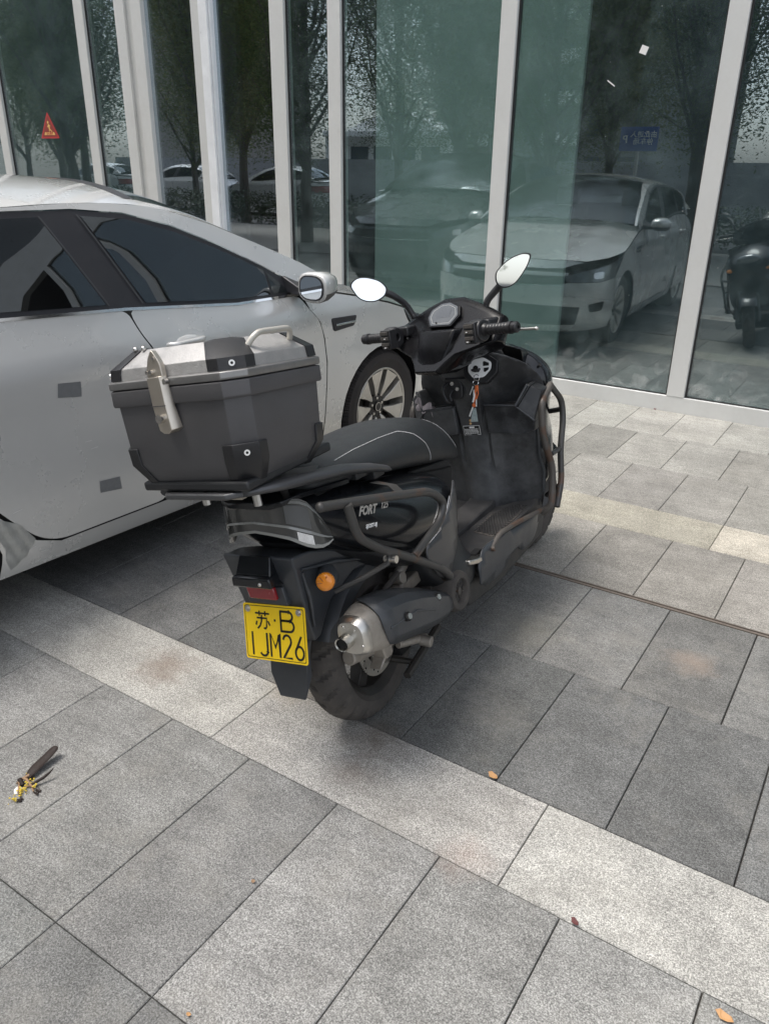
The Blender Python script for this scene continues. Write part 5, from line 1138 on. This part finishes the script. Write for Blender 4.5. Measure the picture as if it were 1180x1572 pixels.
# ignition panel
ig = sub('ignition', BK); ig.matrix_local = frame((.086, .884, .852), (1, .16, .0), (0, .45, 1)) @ Matrix.Scale(1.15, 4)
MB().prism(fillet2([(-.052, -.018), (-.03, -.046), (.022, -.048), (.054, -.018), (.056, .018), (.02, .046), (-.025, .044), (-.052, .018)], .006), 'z', -.02, .0015).build('surround', K['corner'], ig, bevel=.002)
wm = MB(); wm.prism(fillet2([(-.036, -.010), (-.020, -.030), (.014, -.030), (.036, -.008), (.038, .014), (.012, .032), (-.018, .028), (-.036, .010)], .007), 'z', .0016, .004); wm.build('ring', K['white'], ig, bevel=.001)
wm = MB(); wm.prism([(.012, .004), (.030, .004), (.030, .012), (.016, .019), (.012, .017)], 'z', .0041, .005); wm.prism([(.014, -.002), (.030, -.002), (.028, -.009), (.018, -.015), (.014, -.013)], 'z', .0041, .005); wm.cyl((-.012, 0, .004), (-.012, 0, .006), .008, 20); wm.build('icon', K['under'], ig, smooth=0)
# hook recess
hk = sub('bag_hook', BK); hk.matrix_local = frame((-.030, .886, .784), (1, -.05, 0), (0, .14, 1))
MB().prism(fillet2([(-.030, -.040), (.036, -.036), (.040, .010), (.026, .038), (-.034, .040)], .010), 'z', -.012, .004).build('hook_plate', K['corner'], hk, bevel=.003)
mb = MB(); mb.tube(fillet([(-.018, .022, .006), (-.026, .012, .024), (-.026, -.010, .030), (-.014, -.040, .026), (-.010, -.046, .014)], .01), .006, 8); mb.tube(fillet([(0, -.002, .006), (-.006, -.02, .02), (0, -.042, .018)], .01), .005, 8); mb.build('hook', K['corner'], hk, smooth=80)
mb = MB(); mb.cyl((.000, .020, .004), (.0, .020, .007), .007, 12); mb.cyl((.020, .0, .004), (.020, .0, .007), .007, 12); mb.build('screw', K['bolt'], hk)
# information label on the column
lb = sub('information_label', BK); lb.matrix_local = frame((.004, .9235, .620), (1, 0, 0), (0, -.09, 1))
MB().box((-.033, -.018, 0), (.033, .018, .0008)).build('label_plate', K['white'], lb, smooth=0)
mb = MB(); mb.box((-.0315, -.0165, .0009), (.0315, .0165, .0012)); mb.build('label_field', K['ink'], lb, smooth=0)
mb = MB(); rs = random.Random(4)
mb.box((-.008, .008, .0013), (.012, .0145, .0015))
for i in range(4):
    z = .003 - i * .0052; x = -.028
    while x < .026:
        w_ = rs.uniform(.002, .007); mb.box((x, z, .0013), (x + w_, z + .0026, .0015)); x += w_ + .0015
mb.build('label_print', K['white'], lb, smooth=0)
# front crash bars
for sd in (1, -1):
    cb_ = sub('front_crash_bar', BK)
    def S(P): return [(x * sd + .008, y, z) for x, y, z in P]
    inner = fillet(S([(.20, 1.02, .50), (.262, 1.06, .742), (.262, .955, .700), (.258, .945, .60), (.262, .958, .53), (.266, .985, .46), (.262, .975, .39), (.258, .955, .315), (.22, .95, .288)])[1:], .03, 5)
    outer = fillet(S([(.262, 1.06, .742), (.272, 1.135, .668), (.274, 1.125, .60), (.270, 1.075, .50), (.268, 1.055, .38), (.264, .99, .30)]), .03, 5)
    mb = MB(); mb.tube(inner, .0125, 12); mb.sphere(inner[0], .0125, 6); mb.build('crash_tube', K['rusty'], cb_, smooth=60)
    mb = MB(); mb.tube(outer, .0115, 12); mb.build('crash_tube', K['guard'], cb_, smooth=60)
    mb = MB(); mb.tube(S([(.272, 1.13, .64), (.25, 1.20, .62), (.15, 1.24, .60)]), .010, 8); mb.tube(S([(.268, 1.05, .37), (.18, 1.12, .30)]), .010, 8); mb.tube(S([(.262, 1.0, .50), (.268, 1.07, .50)]), .009, 8); mb.build('crash_brace', K['guard'], cb_, smooth=60)

# ------------------------------------------------------------------ steering: front wheel, fork, bars (turned to the right)
ST = Matrix.Translation((.0, .82, .008)) @ Matrix.Rotation(radians(-13), 4, 'Z')
def steer(o): o.matrix_local = ST @ o.matrix_local; return o
fwm = Matrix.Translation((.0, 1.30, .235)) @ Matrix.Rotation(radians(-13), 4, 'Z')
fwo = None
for ch_ in [0]:
    before = set(bpy.data.objects); scooter_wheel(1.30, .235, .235, .052, BK, radians(-13), True)
def FWL(p): return fwm @ Vector(p)
ff = MB(); rings = []
for i in range(17):
    a = radians(38 + 127 * i / 16); c, s = cos(a), sin(a); r0, r1 = .252, .262; hw = .070
    rings.append([FWL(q) for q in ((-hw, (r0 - .04) * c, (r0 - .04) * s), (-hw, r1 * c - .0, (r1 - .01) * s), (-hw * .7, (r1 + .008) * c, (r1 + .008) * s), (hw * .7, (r1 + .008) * c, (r1 + .008) * s), (hw, r1 * c, (r1 - .01) * s), (hw, (r0 - .04) * c, (r0 - .04) * s), (hw * .9, r0 * c, r0 * s), (-hw * .9, r0 * c, r0 * s))])
ff.loft(rings).build('front_fender', K['gloss'], BK, smooth=60)
fk = MB()
for x in (-.078, .078): fk.tube([FWL((x, 0, 0)), FWL((x, -.05, .18)), FWL((x * .8, -.12, .42))], [.020, .020, .017], 12)
fk.build('fork', K['rim'], BK, smooth=60)
HB = sub('handlebar', BK); HB.matrix_local = ST
# cowl: loft of outlines in xz, leaning forward with height
OUT = [(-.218, 1.018), (-.165, 1.045), (-.105, 1.070), (-.04, 1.092), (.04, 1.092), (.105, 1.070), (.165, 1.045), (.215, 1.018), (.215, .945), (.155, .928), (.105, .915), (.075, .89), (.05, .862), (-.05, .862), (-.075, .89), (-.105, .915), (-.155, .928), (-.220, .945)]
def cr(y, s, sz=1., dz=0., sl=.8):
    return [(x * s * 1.04, y + sl * (z - .96) + (.03 * (abs(x) / .2) ** 2), .98 + (z - .98) * sz + dz) for x, z in OUT]
MB().loft([cr(-.050, .90, .88), cr(-.040, .97, .96), cr(-.022, 1, 1), cr(.002, .99, .96, -.010, .65), cr(.030, .92, .80, -.034, .5), cr(.055, .78, .6, -.055, .3), cr(.068, .6, .4, -.06, .2)]).build('handlebar_cowl', K['cowl'], HB, smooth=34, bevel=.005, bseg=3)
nk = MB(); nk.loft([[(x * 1., y, z) for x, y in ((-.06, -.07), (.06, -.07), (.075, -.02), (.06, .06), (-.06, .06), (-.075, -.02))] for z in (.865,)] + [[(x, y, z) for x, y in ((-.05, -.08), (.05, -.08), (.065, -.03), (.05, .05), (-.05, .05), (-.065, -.03))] for z in (.89, .93)]); nk.build('steering_neck', K['shield'], HB, bevel=.006)
nk = MB(); nk.loft([[(x * s, y, z) for x, y in ((-.5, 0), (-.42, -.025), (-.2, -.036), (.2, -.036), (.42, -.025), (.5, 0), (.45, .09), (-.45, .09))] for z, s, y_ in ()] or [[(x * s, y + y_, z) for x, y in ((-.5, 0), (-.40, -.028), (-.2, -.036), (.2, -.036), (.40, -.028), (.5, 0), (.45, .09), (-.45, .09))] for z, s, y_ in ((1.0, .19, -.010), (.955, .175, -.040), (.91, .14, -.066), (.875, .115, -.075), (.858, .10, -.066))]); nk.build('cowl_panel', K['cowl'], HB, bevel=.006, bseg=3)
# instrument: dark glass in a pale bezel, facing the rider
dsh = sub('instrument', HB); dsh.matrix_local = frame((0, .0155, 1.042), (1, 0, 0), (0, .62, .78))
hx = [(-.066, -.006), (-.046, -.038), (.040, -.040), (.064, -.006), (.052, .028), (.012, .046), (-.024, .044), (-.060, .022)]
MB().prism(fillet2([(x * 1.14, z * 1.16) for x, z in hx], .006), 'z', -.03, .003).build('bezel', K['cowl'], dsh, bevel=.002)
MB().prism(fillet2(hx, .005), 'z', .0031, .0046).build('display', K['lcd'], dsh, smooth=0)
mb = MB(); hx2 = fillet2([(x * .86, z * .84) for x, z in hx], .005); n = len(hx2); mb.add([(x, y, .0048) for x, y in hx2] + [(x * .965, y * .955, .0048) for x, y in hx2], [(i, (i + 1) % n, n + (i + 1) % n, n + i) for i in range(n)]); mb.build('display_ring', K['lensrim'], dsh, fixn=False, smooth=0)
mb = MB(); mb.box((-.030, -.010, .0047), (.028, .018, .0051)); mb.build('screen', mat('grey lcd', (.05, .055, .06), .25, coat=.5), dsh, smooth=0)
mb = MB(); 
mb.cyl((-.022, -.030, .0046), (-.022, -.030, .008), .003, 8); mb.build('reset_button', K['under'], dsh)
for sd in (1, -1):
    sw = MB(); X = .192 * sd
    sw.lathe([(.036, -.022), (.038, -.010), (.038, .012), (.034, .024), (.012, .024), (.012, -.022)], (X, -.055, .990), 'x', 28)
    sw.box((min(.165 * sd, .210 * sd), -.098, .955), (max(.165 * sd, .210 * sd), -.062, 1.022)); sw.build('switch_cluster', K['corner'], HB, bevel=.003)
    sw = MB()
    for k, z in enumerate((1.012, .994, .974)): sw.box((min(.172 * sd, .204 * sd), -.106, z - .006), (max(.172 * sd, .204 * sd), -.096, z + .006))
    sw.box((min(.176 * sd, .19 * sd), -.109, .960), (max(.176 * sd, .19 * sd), -.1, .966)); sw.build('switch', K['rubber'], HB, bevel=.0015)
    mb = MB(); mb.box((min(.180 * sd, .186 * sd), -.1075, .993), (max(.180 * sd, .186 * sd), -.1065, .996)); mb.box((min(.180 * sd, .188 * sd), -.1095, .962), (max(.180 * sd, .188 * sd), -.1085, .965)); mb.build('switch_mark', K['white'], HB, smooth=0)
    gp = MB(); pr = [(.002, .0)]
    e0, e1 = .212, .322
    R_ = [(.0175, e0), (.021, e0 + .002), (.021, e0 + .008), (.0165, e0 + .012)]
    for k in range(7): R_ += [(.0165, e0 + .016 + k * .0115), (.0178, e0 + .018 + k * .0115), (.0178, e0 + .024 + k * .0115), (.0165, e0 + .026 + k * .0115)]
    R_ += [(.0165, e1 - .012), (.020, e1 - .010), (.020, e1), (.004, e1), (.004, e0)]
    gp.lathe([(r, h * sd) for r, h in R_], (0, -.052, .992), 'x', 28); gp.build('grip', K['corner'], HB, smooth=50)
    be = MB(); be.lathe([(.0165, e1 * sd), (.0175, (e1 + .004) * sd), (.0175, (e1 + .018) * sd), (.014, (e1 + .022) * sd), (.006, (e1 + .022) * sd), (.006, (e1 + .016) * sd), (.001, (e1 + .016) * sd), (.001, e1 * sd)], (0, -.052, .992), 'x', 24); be.build('bar_end', K['corner'], HB)
    lv = MB(); pts = [(.16 * sd, -.005, .978), (.20 * sd, .022, .976), (.25 * sd, .034, .974), (.30 * sd, .030, .974), (.36 * sd, .018, .974)]
    rings = []
    for k, p in enumerate(pts): w_ = (.010, .012, .010, .009, .007)[k]; rings.append([(p[0], p[1] - w_, p[2] - .004), (p[0], p[1] + w_, p[2] - .004), (p[0], p[1] + w_, p[2] + .004), (p[0], p[1] - w_, p[2] + .004)])
    lv.loft(rings); lv.sphere((.362 * sd, .018, .974), (.009, .009, .006), 6); lv.build('brake_lever', K['steel'], HB, bevel=.002)
    ms_ = MB(); ms_.box((min(.15 * sd, .21 * sd), -.02, .985), (max(.15 * sd, .21 * sd), .04, 1.02)); ms_.build('master_cylinder', K['corner'], HB, bevel=.006)
# mirrors
bkI = BK.matrix_world.inverted()
def mirror(nm, cl, shape, sd, stem, nrm, roll):
    mo = sub('mirror', BK)
    cw = BK.matrix_world @ Vector(cl); nw = Vector(nrm).normalized(); up = Vector((0, 0, 1)); xa = up.cross(nw).normalized(); ya = nw.cross(xa)
    xa2 = xa * cos(roll) + ya * sin(roll)
    m = frame(cw, xa2, nw.cross(xa2)); mo.matrix_local = bkI @ m
    sh = [(v.x, v.y) for v in fillet([(x, y, 0) for x, y in shape], .03, 6, True)]
    def ringz(s, z): return [(x * s, y * s, z) for x, y in sh]
    MB().loft([ringz(.35, -.030), ringz(.75, -.024), ringz(1.0, -.010), ringz(1.05, -.002), ringz(1.04, .002), ringz(.98, .003)]).build('mirror_housing', K['matte'], mo, smooth=50)
    MB().loft([ringz(.965, .0032), ringz(.955, .0042)]).build('mirror_glass', K['mirror'], mo, smooth=0)
    sb_ = MB(); P = [bkI @ (m @ Vector(p)) if len(p) == 3 and k == len(stem) - 1 and False else Vector(p) for k, p in enumerate(stem)]
    P = fillet(P, .03, 5); rr_ = [.0105 + .003 * (i / (len(P) - 1)) for i in range(len(P))]
    sb_.tube(P, rr_, 10)
    for i in range(1, 7):
        q = P[0].lerp(P[1], i / 7) if i < 3 else P[min(len(P) - 1, i)]
        sb_.sphere(q, .0118, 6)
    sb_.sphere(P[-1], .017, 8); sb_.build('mirror_stem', K['corner'], mo, smooth=80); sb_obj = mo.children[-1]; 
    for c in mo.children:
        if c.name.startswith('mirror_stem'): c.matrix_basis = (bkI @ m).inverted()
k_ = .00078
shL = [(-85, 20), (-55, 52), (-10, 57), (55, 42), (88, 10), (80, -22), (40, -50), (-10, -50), (-45, -35)]
mirror('l', (-.285, .835, 1.172), [(x * k_, y * k_) for x, y in shL], -1, [(-.175, .945, 1.045), (-.195, .94, 1.095), (-.215, .905, 1.130), (-.236, .885, 1.150), (-.258, .872, 1.160)], (.52, -.82, .205), 0.)
shR = [(-72, -12), (-40, 28), (0, 58), (45, 74), (74, 70), (66, 30), (40, -20), (12, -58), (-22, -74), (-52, -70), (-68, -48)]
k_ = .00074
mirror('r', (.262, .85, 1.163), [(x * k_, y * k_) for x, y in shR], 1, [(.150, .852, 1.035), (.155, .855, 1.075), (.175, .862, 1.095), (.205, .868, 1.120), (.232, .862, 1.140)], (.35, -.92, .078), 0.)

# ------------------------------------------------------------------ small things on the scooter
def W(p): return BK.matrix_world @ Vector(p)
kc = thing('keychain', 'ignition key with orange and white cord charms hanging from the scooter lock', 'keychain', W((.088, .876, .85)))
o0 = W((.088, .876, .85))
def KP(p): return tuple(Vector(p))
mb = MB(); mb.tube([(0, 0, 0), (.006, -.022, -.002)], .0045, 8); mb.sphere((-.006, -.026, -.001), (.014, .004, .006), 8); mb.build('key', K['corner'], kc)
mb = MB(); mb.tube([(.006 + .011 * cos(a), -.030, -.024 + .011 * sin(a)) for a in [2 * pi * i / 16 for i in range(16)]], .0012, 5, closed=True); mb.tube([(.006 + .010 * cos(a), -.034 + .004 * sin(a), -.040 + .008 * sin(a)) for a in [2 * pi * i / 16 for i in range(16)]], .0011, 5, closed=True); mb.build('key_ring', K['chrome'], kc)
mb = MB(); mb.tube([(.006, -.032, -.048), (.010, -.034, -.062), (.005, -.034, -.075), (.008, -.034, -.088), (.004, -.034, -.112)], [.003, .006, .0045, .003, .003], 7); mb.sphere((.004, -.034, -.122), (.007, .006, .008), 6); mb.sphere((.010, -.034, -.056), (.007, .006, .007), 6); mb.tube([(.012, -.03, -.05), (.016, -.03, -.08), (.010, -.03, -.10)], .0022, 6); mb.build('orange_cord', K['cordo'], kc)
mb = MB(); mb.tube([(.002, -.036, -.066), (.005, -.038, -.09), (.001, -.037, -.11)], .0035, 6); mb.tube([(-.004, -.032, -.055), (-.012, -.032, -.078), (-.016, -.03, -.088)], .002, 6); mb.tube([(.002, -.034, -.126), (-.006, -.034, -.15), (-.010, -.034, -.165)], .003, 6); mb.tube([(.012, -.034, -.10), (.014, -.034, -.125)], .002, 6); mb.build('white_cord', K['cordw'], kc)
mb = MB(); mb.prism([(.002, -.135), (.012, -.130), (.024, -.178), (-.004, -.184)], 'y', -.036, -.033); mb.build('clear_tag', mat('pale plastic tag', (.35, .42, .42), .15, coat=.8, var=.5, vscale=150), kc)
mb = MB(); mb.sphere((-.006, -.034, -.180), .005, 6); mb.sphere((-.005, -.034, -.191), .0045, 6); mb.build('bead', mat('wooden bead', (.45, .28, .12), .5), kc)
rg_v = []; rs = random.Random(8); N = 13
for i in range(N):
    for j in range(N):
        u, v = i / (N - 1) - .5, j / (N - 1) - .5
        rg_v.append(((u * .075 + .01 * sin(v * 7)), (.012 * sin(u * 11 + v * 5) + .010 * cos(v * 13 + 1) - .02 * v), (-abs(v + .1) * .055 - u * .02 + .012 * sin(u * 9) + rs.uniform(-.0015, .0015))))
me = bpy.data.meshes.new('rag'); me.from_pydata(rg_v, [], [(i * N + j, i * N + j + 1, (i + 1) * N + j + 1, (i + 1) * N + j) for i in range(N - 1) for j in range(N - 1)])
o = finish('rag', me, K['rag'], solid=.003, smooth=80, subsurf=1); o.location = W((-.160, .905, .722)); o.rotation_euler = (.7, .25, .3)
tag(o, 'crumpled pale grey cloth stuffed in the left glove box of the scooter', 'rag')

# ------------------------------------------------------------------ litter
def litter(name, pts, m, label, cat, loc, rz, group=None, th=.0012):
    mb = MB(); n = len(pts); v = []
    for x, y in pts: v.append((x, y, .003 + .006 * abs(sin(x * 70)) + .004 * (y > 0)))
    me = bpy.data.meshes.new(name); me.from_pydata(v, [], [tuple(range(n))]); o = finish(name, me, m, solid=th, smooth=0); o.location = loc; o.rotation_euler = (0, 0, rz); tag(o, label, cat, group); return o
L1 = [(-.016, 0), (-.010, .007), (0, .009), (.010, .006), (.017, 0), (.008, -.006), (-.004, -.008)]
litter('dry_leaf', L1, K['dryleaf'], 'small dry orange leaf on the upper edge of the pale strip', 'leaf', (-.612, .306, 0), -.3)
litter('dry_leaf', [(x * 1.1, y) for x, y in L1], K['dryleaf'], 'small dry orange leaf at the lower right corner of the pavement', 'leaf', (.047, -.036, 0), -.2)
litter('dry_leaf', [(x * .7, y * .7) for x, y in L1], K['redleaf'], 'tiny dark red leaf on the lower edge of the pale strip', 'leaf', (-.268, .003, 0), -.5)
litter('dry_leaf', [(x * .6, y * .6) for x, y in L1], K['redleaf'], 'tiny red brown leaf against the foot of the shopfront', 'leaf', (-1.25, 4.10, 0), .1)
litter('dry_leaf', [(x * .32, y * .32) for x, y in L1], K['dryleaf'], 'tiny tan leaf fragment near the bottom edge between two grey slabs', 'leaf', (-.811, -.602, 0), .4)
litter('dry_leaf', [(x * .3, y * .4) for x, y in L1], K['podstem'], 'tiny brown leaf fragment on the grey slab left of the bottom centre', 'leaf', (-.915, -.304, 0), .8)
# seed pod cluster: from the target, long dark pod with twigs and yellow blossom
pd = thing('seed_pod', 'dark dried seed pod with twigs and yellow blossoms lying on the grey slabs', 'seed pod', (-1.615, -.385, 0))
ex = Vector((.84, .54, 0)); ey = Vector((-.54, .84, 0)) * 1.38
def G(px, py, z): # local photo-like offsets in hundredths of the cluster box
    p = ex * ((px - 400) * .000135) + ey * (-(py - 700) * .000135); return (p.x, p.y, z)
mb = MB(); P = [G(620, 150, .030), G(570, 250, .026), G(480, 380, .020), G(400, 490, .016), G(340, 590, .012), G(330, 680, .010)]
rings = []; wd = (.012, .016, .016, .018, .017, .012)
for i, p in enumerate(P):
    t = (Vector(P[min(i + 1, 5)]) - Vector(P[max(i - 1, 0)])).normalized(); s_ = Vector((-t.y, t.x, 0)).normalized(); w_ = wd[i]
    rings.append([tuple(Vector(p) + s_ * w_), tuple(Vector(p) + s_ * w_ * .5 + Vector((0, 0, .005))), tuple(Vector(p) - s_ * w_ * .5 + Vector((0, 0, .005))), tuple(Vector(p) - s_ * w_), tuple(Vector(p) - s_ * w_ * .5 - Vector((0, 0, .003))), tuple(Vector(p) + s_ * w_ * .5 - Vector((0, 0, .003)))])
mb.loft(rings).build('pod', K['pod'], pd, subsurf=1, smooth=80)
mb = MB(); mb.tube([G(330, 660, .012), G(230, 730, .010), G(215, 800, .010), G(260, 890, .008), G(300, 980, .006)], [.005, .004, .003, .003, .002], 6); mb.tube([G(240, 720, .012), G(340, 760, .014), G(430, 820, .010), G(500, 860, .006)], [.003, .004, .003, .003], 6); mb.tube([G(250, 850, .012), G(180, 780, .01), G(150, 790, .004)], .002, 5); mb.tube([G(340, 860, .005), G(430, 830, .006), G(480, 850, .005), G(560, 930, .004)], .002, 5); mb.build('stem', K['podstem'], pd, smooth=80)
mb = MB(); mb.tube([G(440, 830, .008), G(540, 790, .012), G(650, 730, .016), G(740, 660, .022), G(785, 590, .026)], [.003, .004, .0045, .003, .001], 6); mb.tube([G(200, 760, .016), G(290, 820, .006)], .006, 6); mb.tube([G(270, 650, .008), G(390, 690, .008)], .007, 6); mb.build('twig', K['pod'], pd, smooth=80)
rs = random.Random(2); mb = MB()
for (cx_, cy_, r, n) in ((330, 940, 60, 34), (290, 1090, 50, 22), (540, 830, 40, 16), (300, 630, 55, 14), (430, 750, 30, 8), (370, 820, 40, 12)):
    for i in range(n):
        p = Vector(G(cx_ + rs.gauss(0, r * .6), cy_ + rs.gauss(0, r * .6), rs.uniform(.002, .014))); mb.sphere(p, (rs.uniform(.001, .003), rs.uniform(.001, .003), .0012), 4)
mb.build('blossom', K['flower'], pd, smooth=0)
mb = MB()
for (cx_, cy_, r, n) in ((640, 930, 55, 26), (400, 1090, 45, 20)):  # seeds beside the twig, then the blossom's cast shadow laid out in dark grains
    mb = MB()
    for i in range(n):
        p = Vector(G(cx_ + rs.gauss(0, r * .6), cy_ + rs.gauss(0, r * .5), rs.uniform(.001, .006))); mb.sphere(p, (rs.uniform(.002, .004), rs.uniform(.001, .003), .0012), 4)
    mb.build('seeds_and_shadow', K['pod'], pd, smooth=0)
mb = MB(); mb.loft([[G(160, 900, .001), G(200, 850, .001), G(300, 860, .001), G(290, 960, .001), G(220, 980, .001)], [G(160, 900, .003), G(200, 850, .006), G(300, 860, .004), G(290, 960, .003), G(220, 980, .003)]]); mb.build('petal', K['paper'], pd, smooth=0)
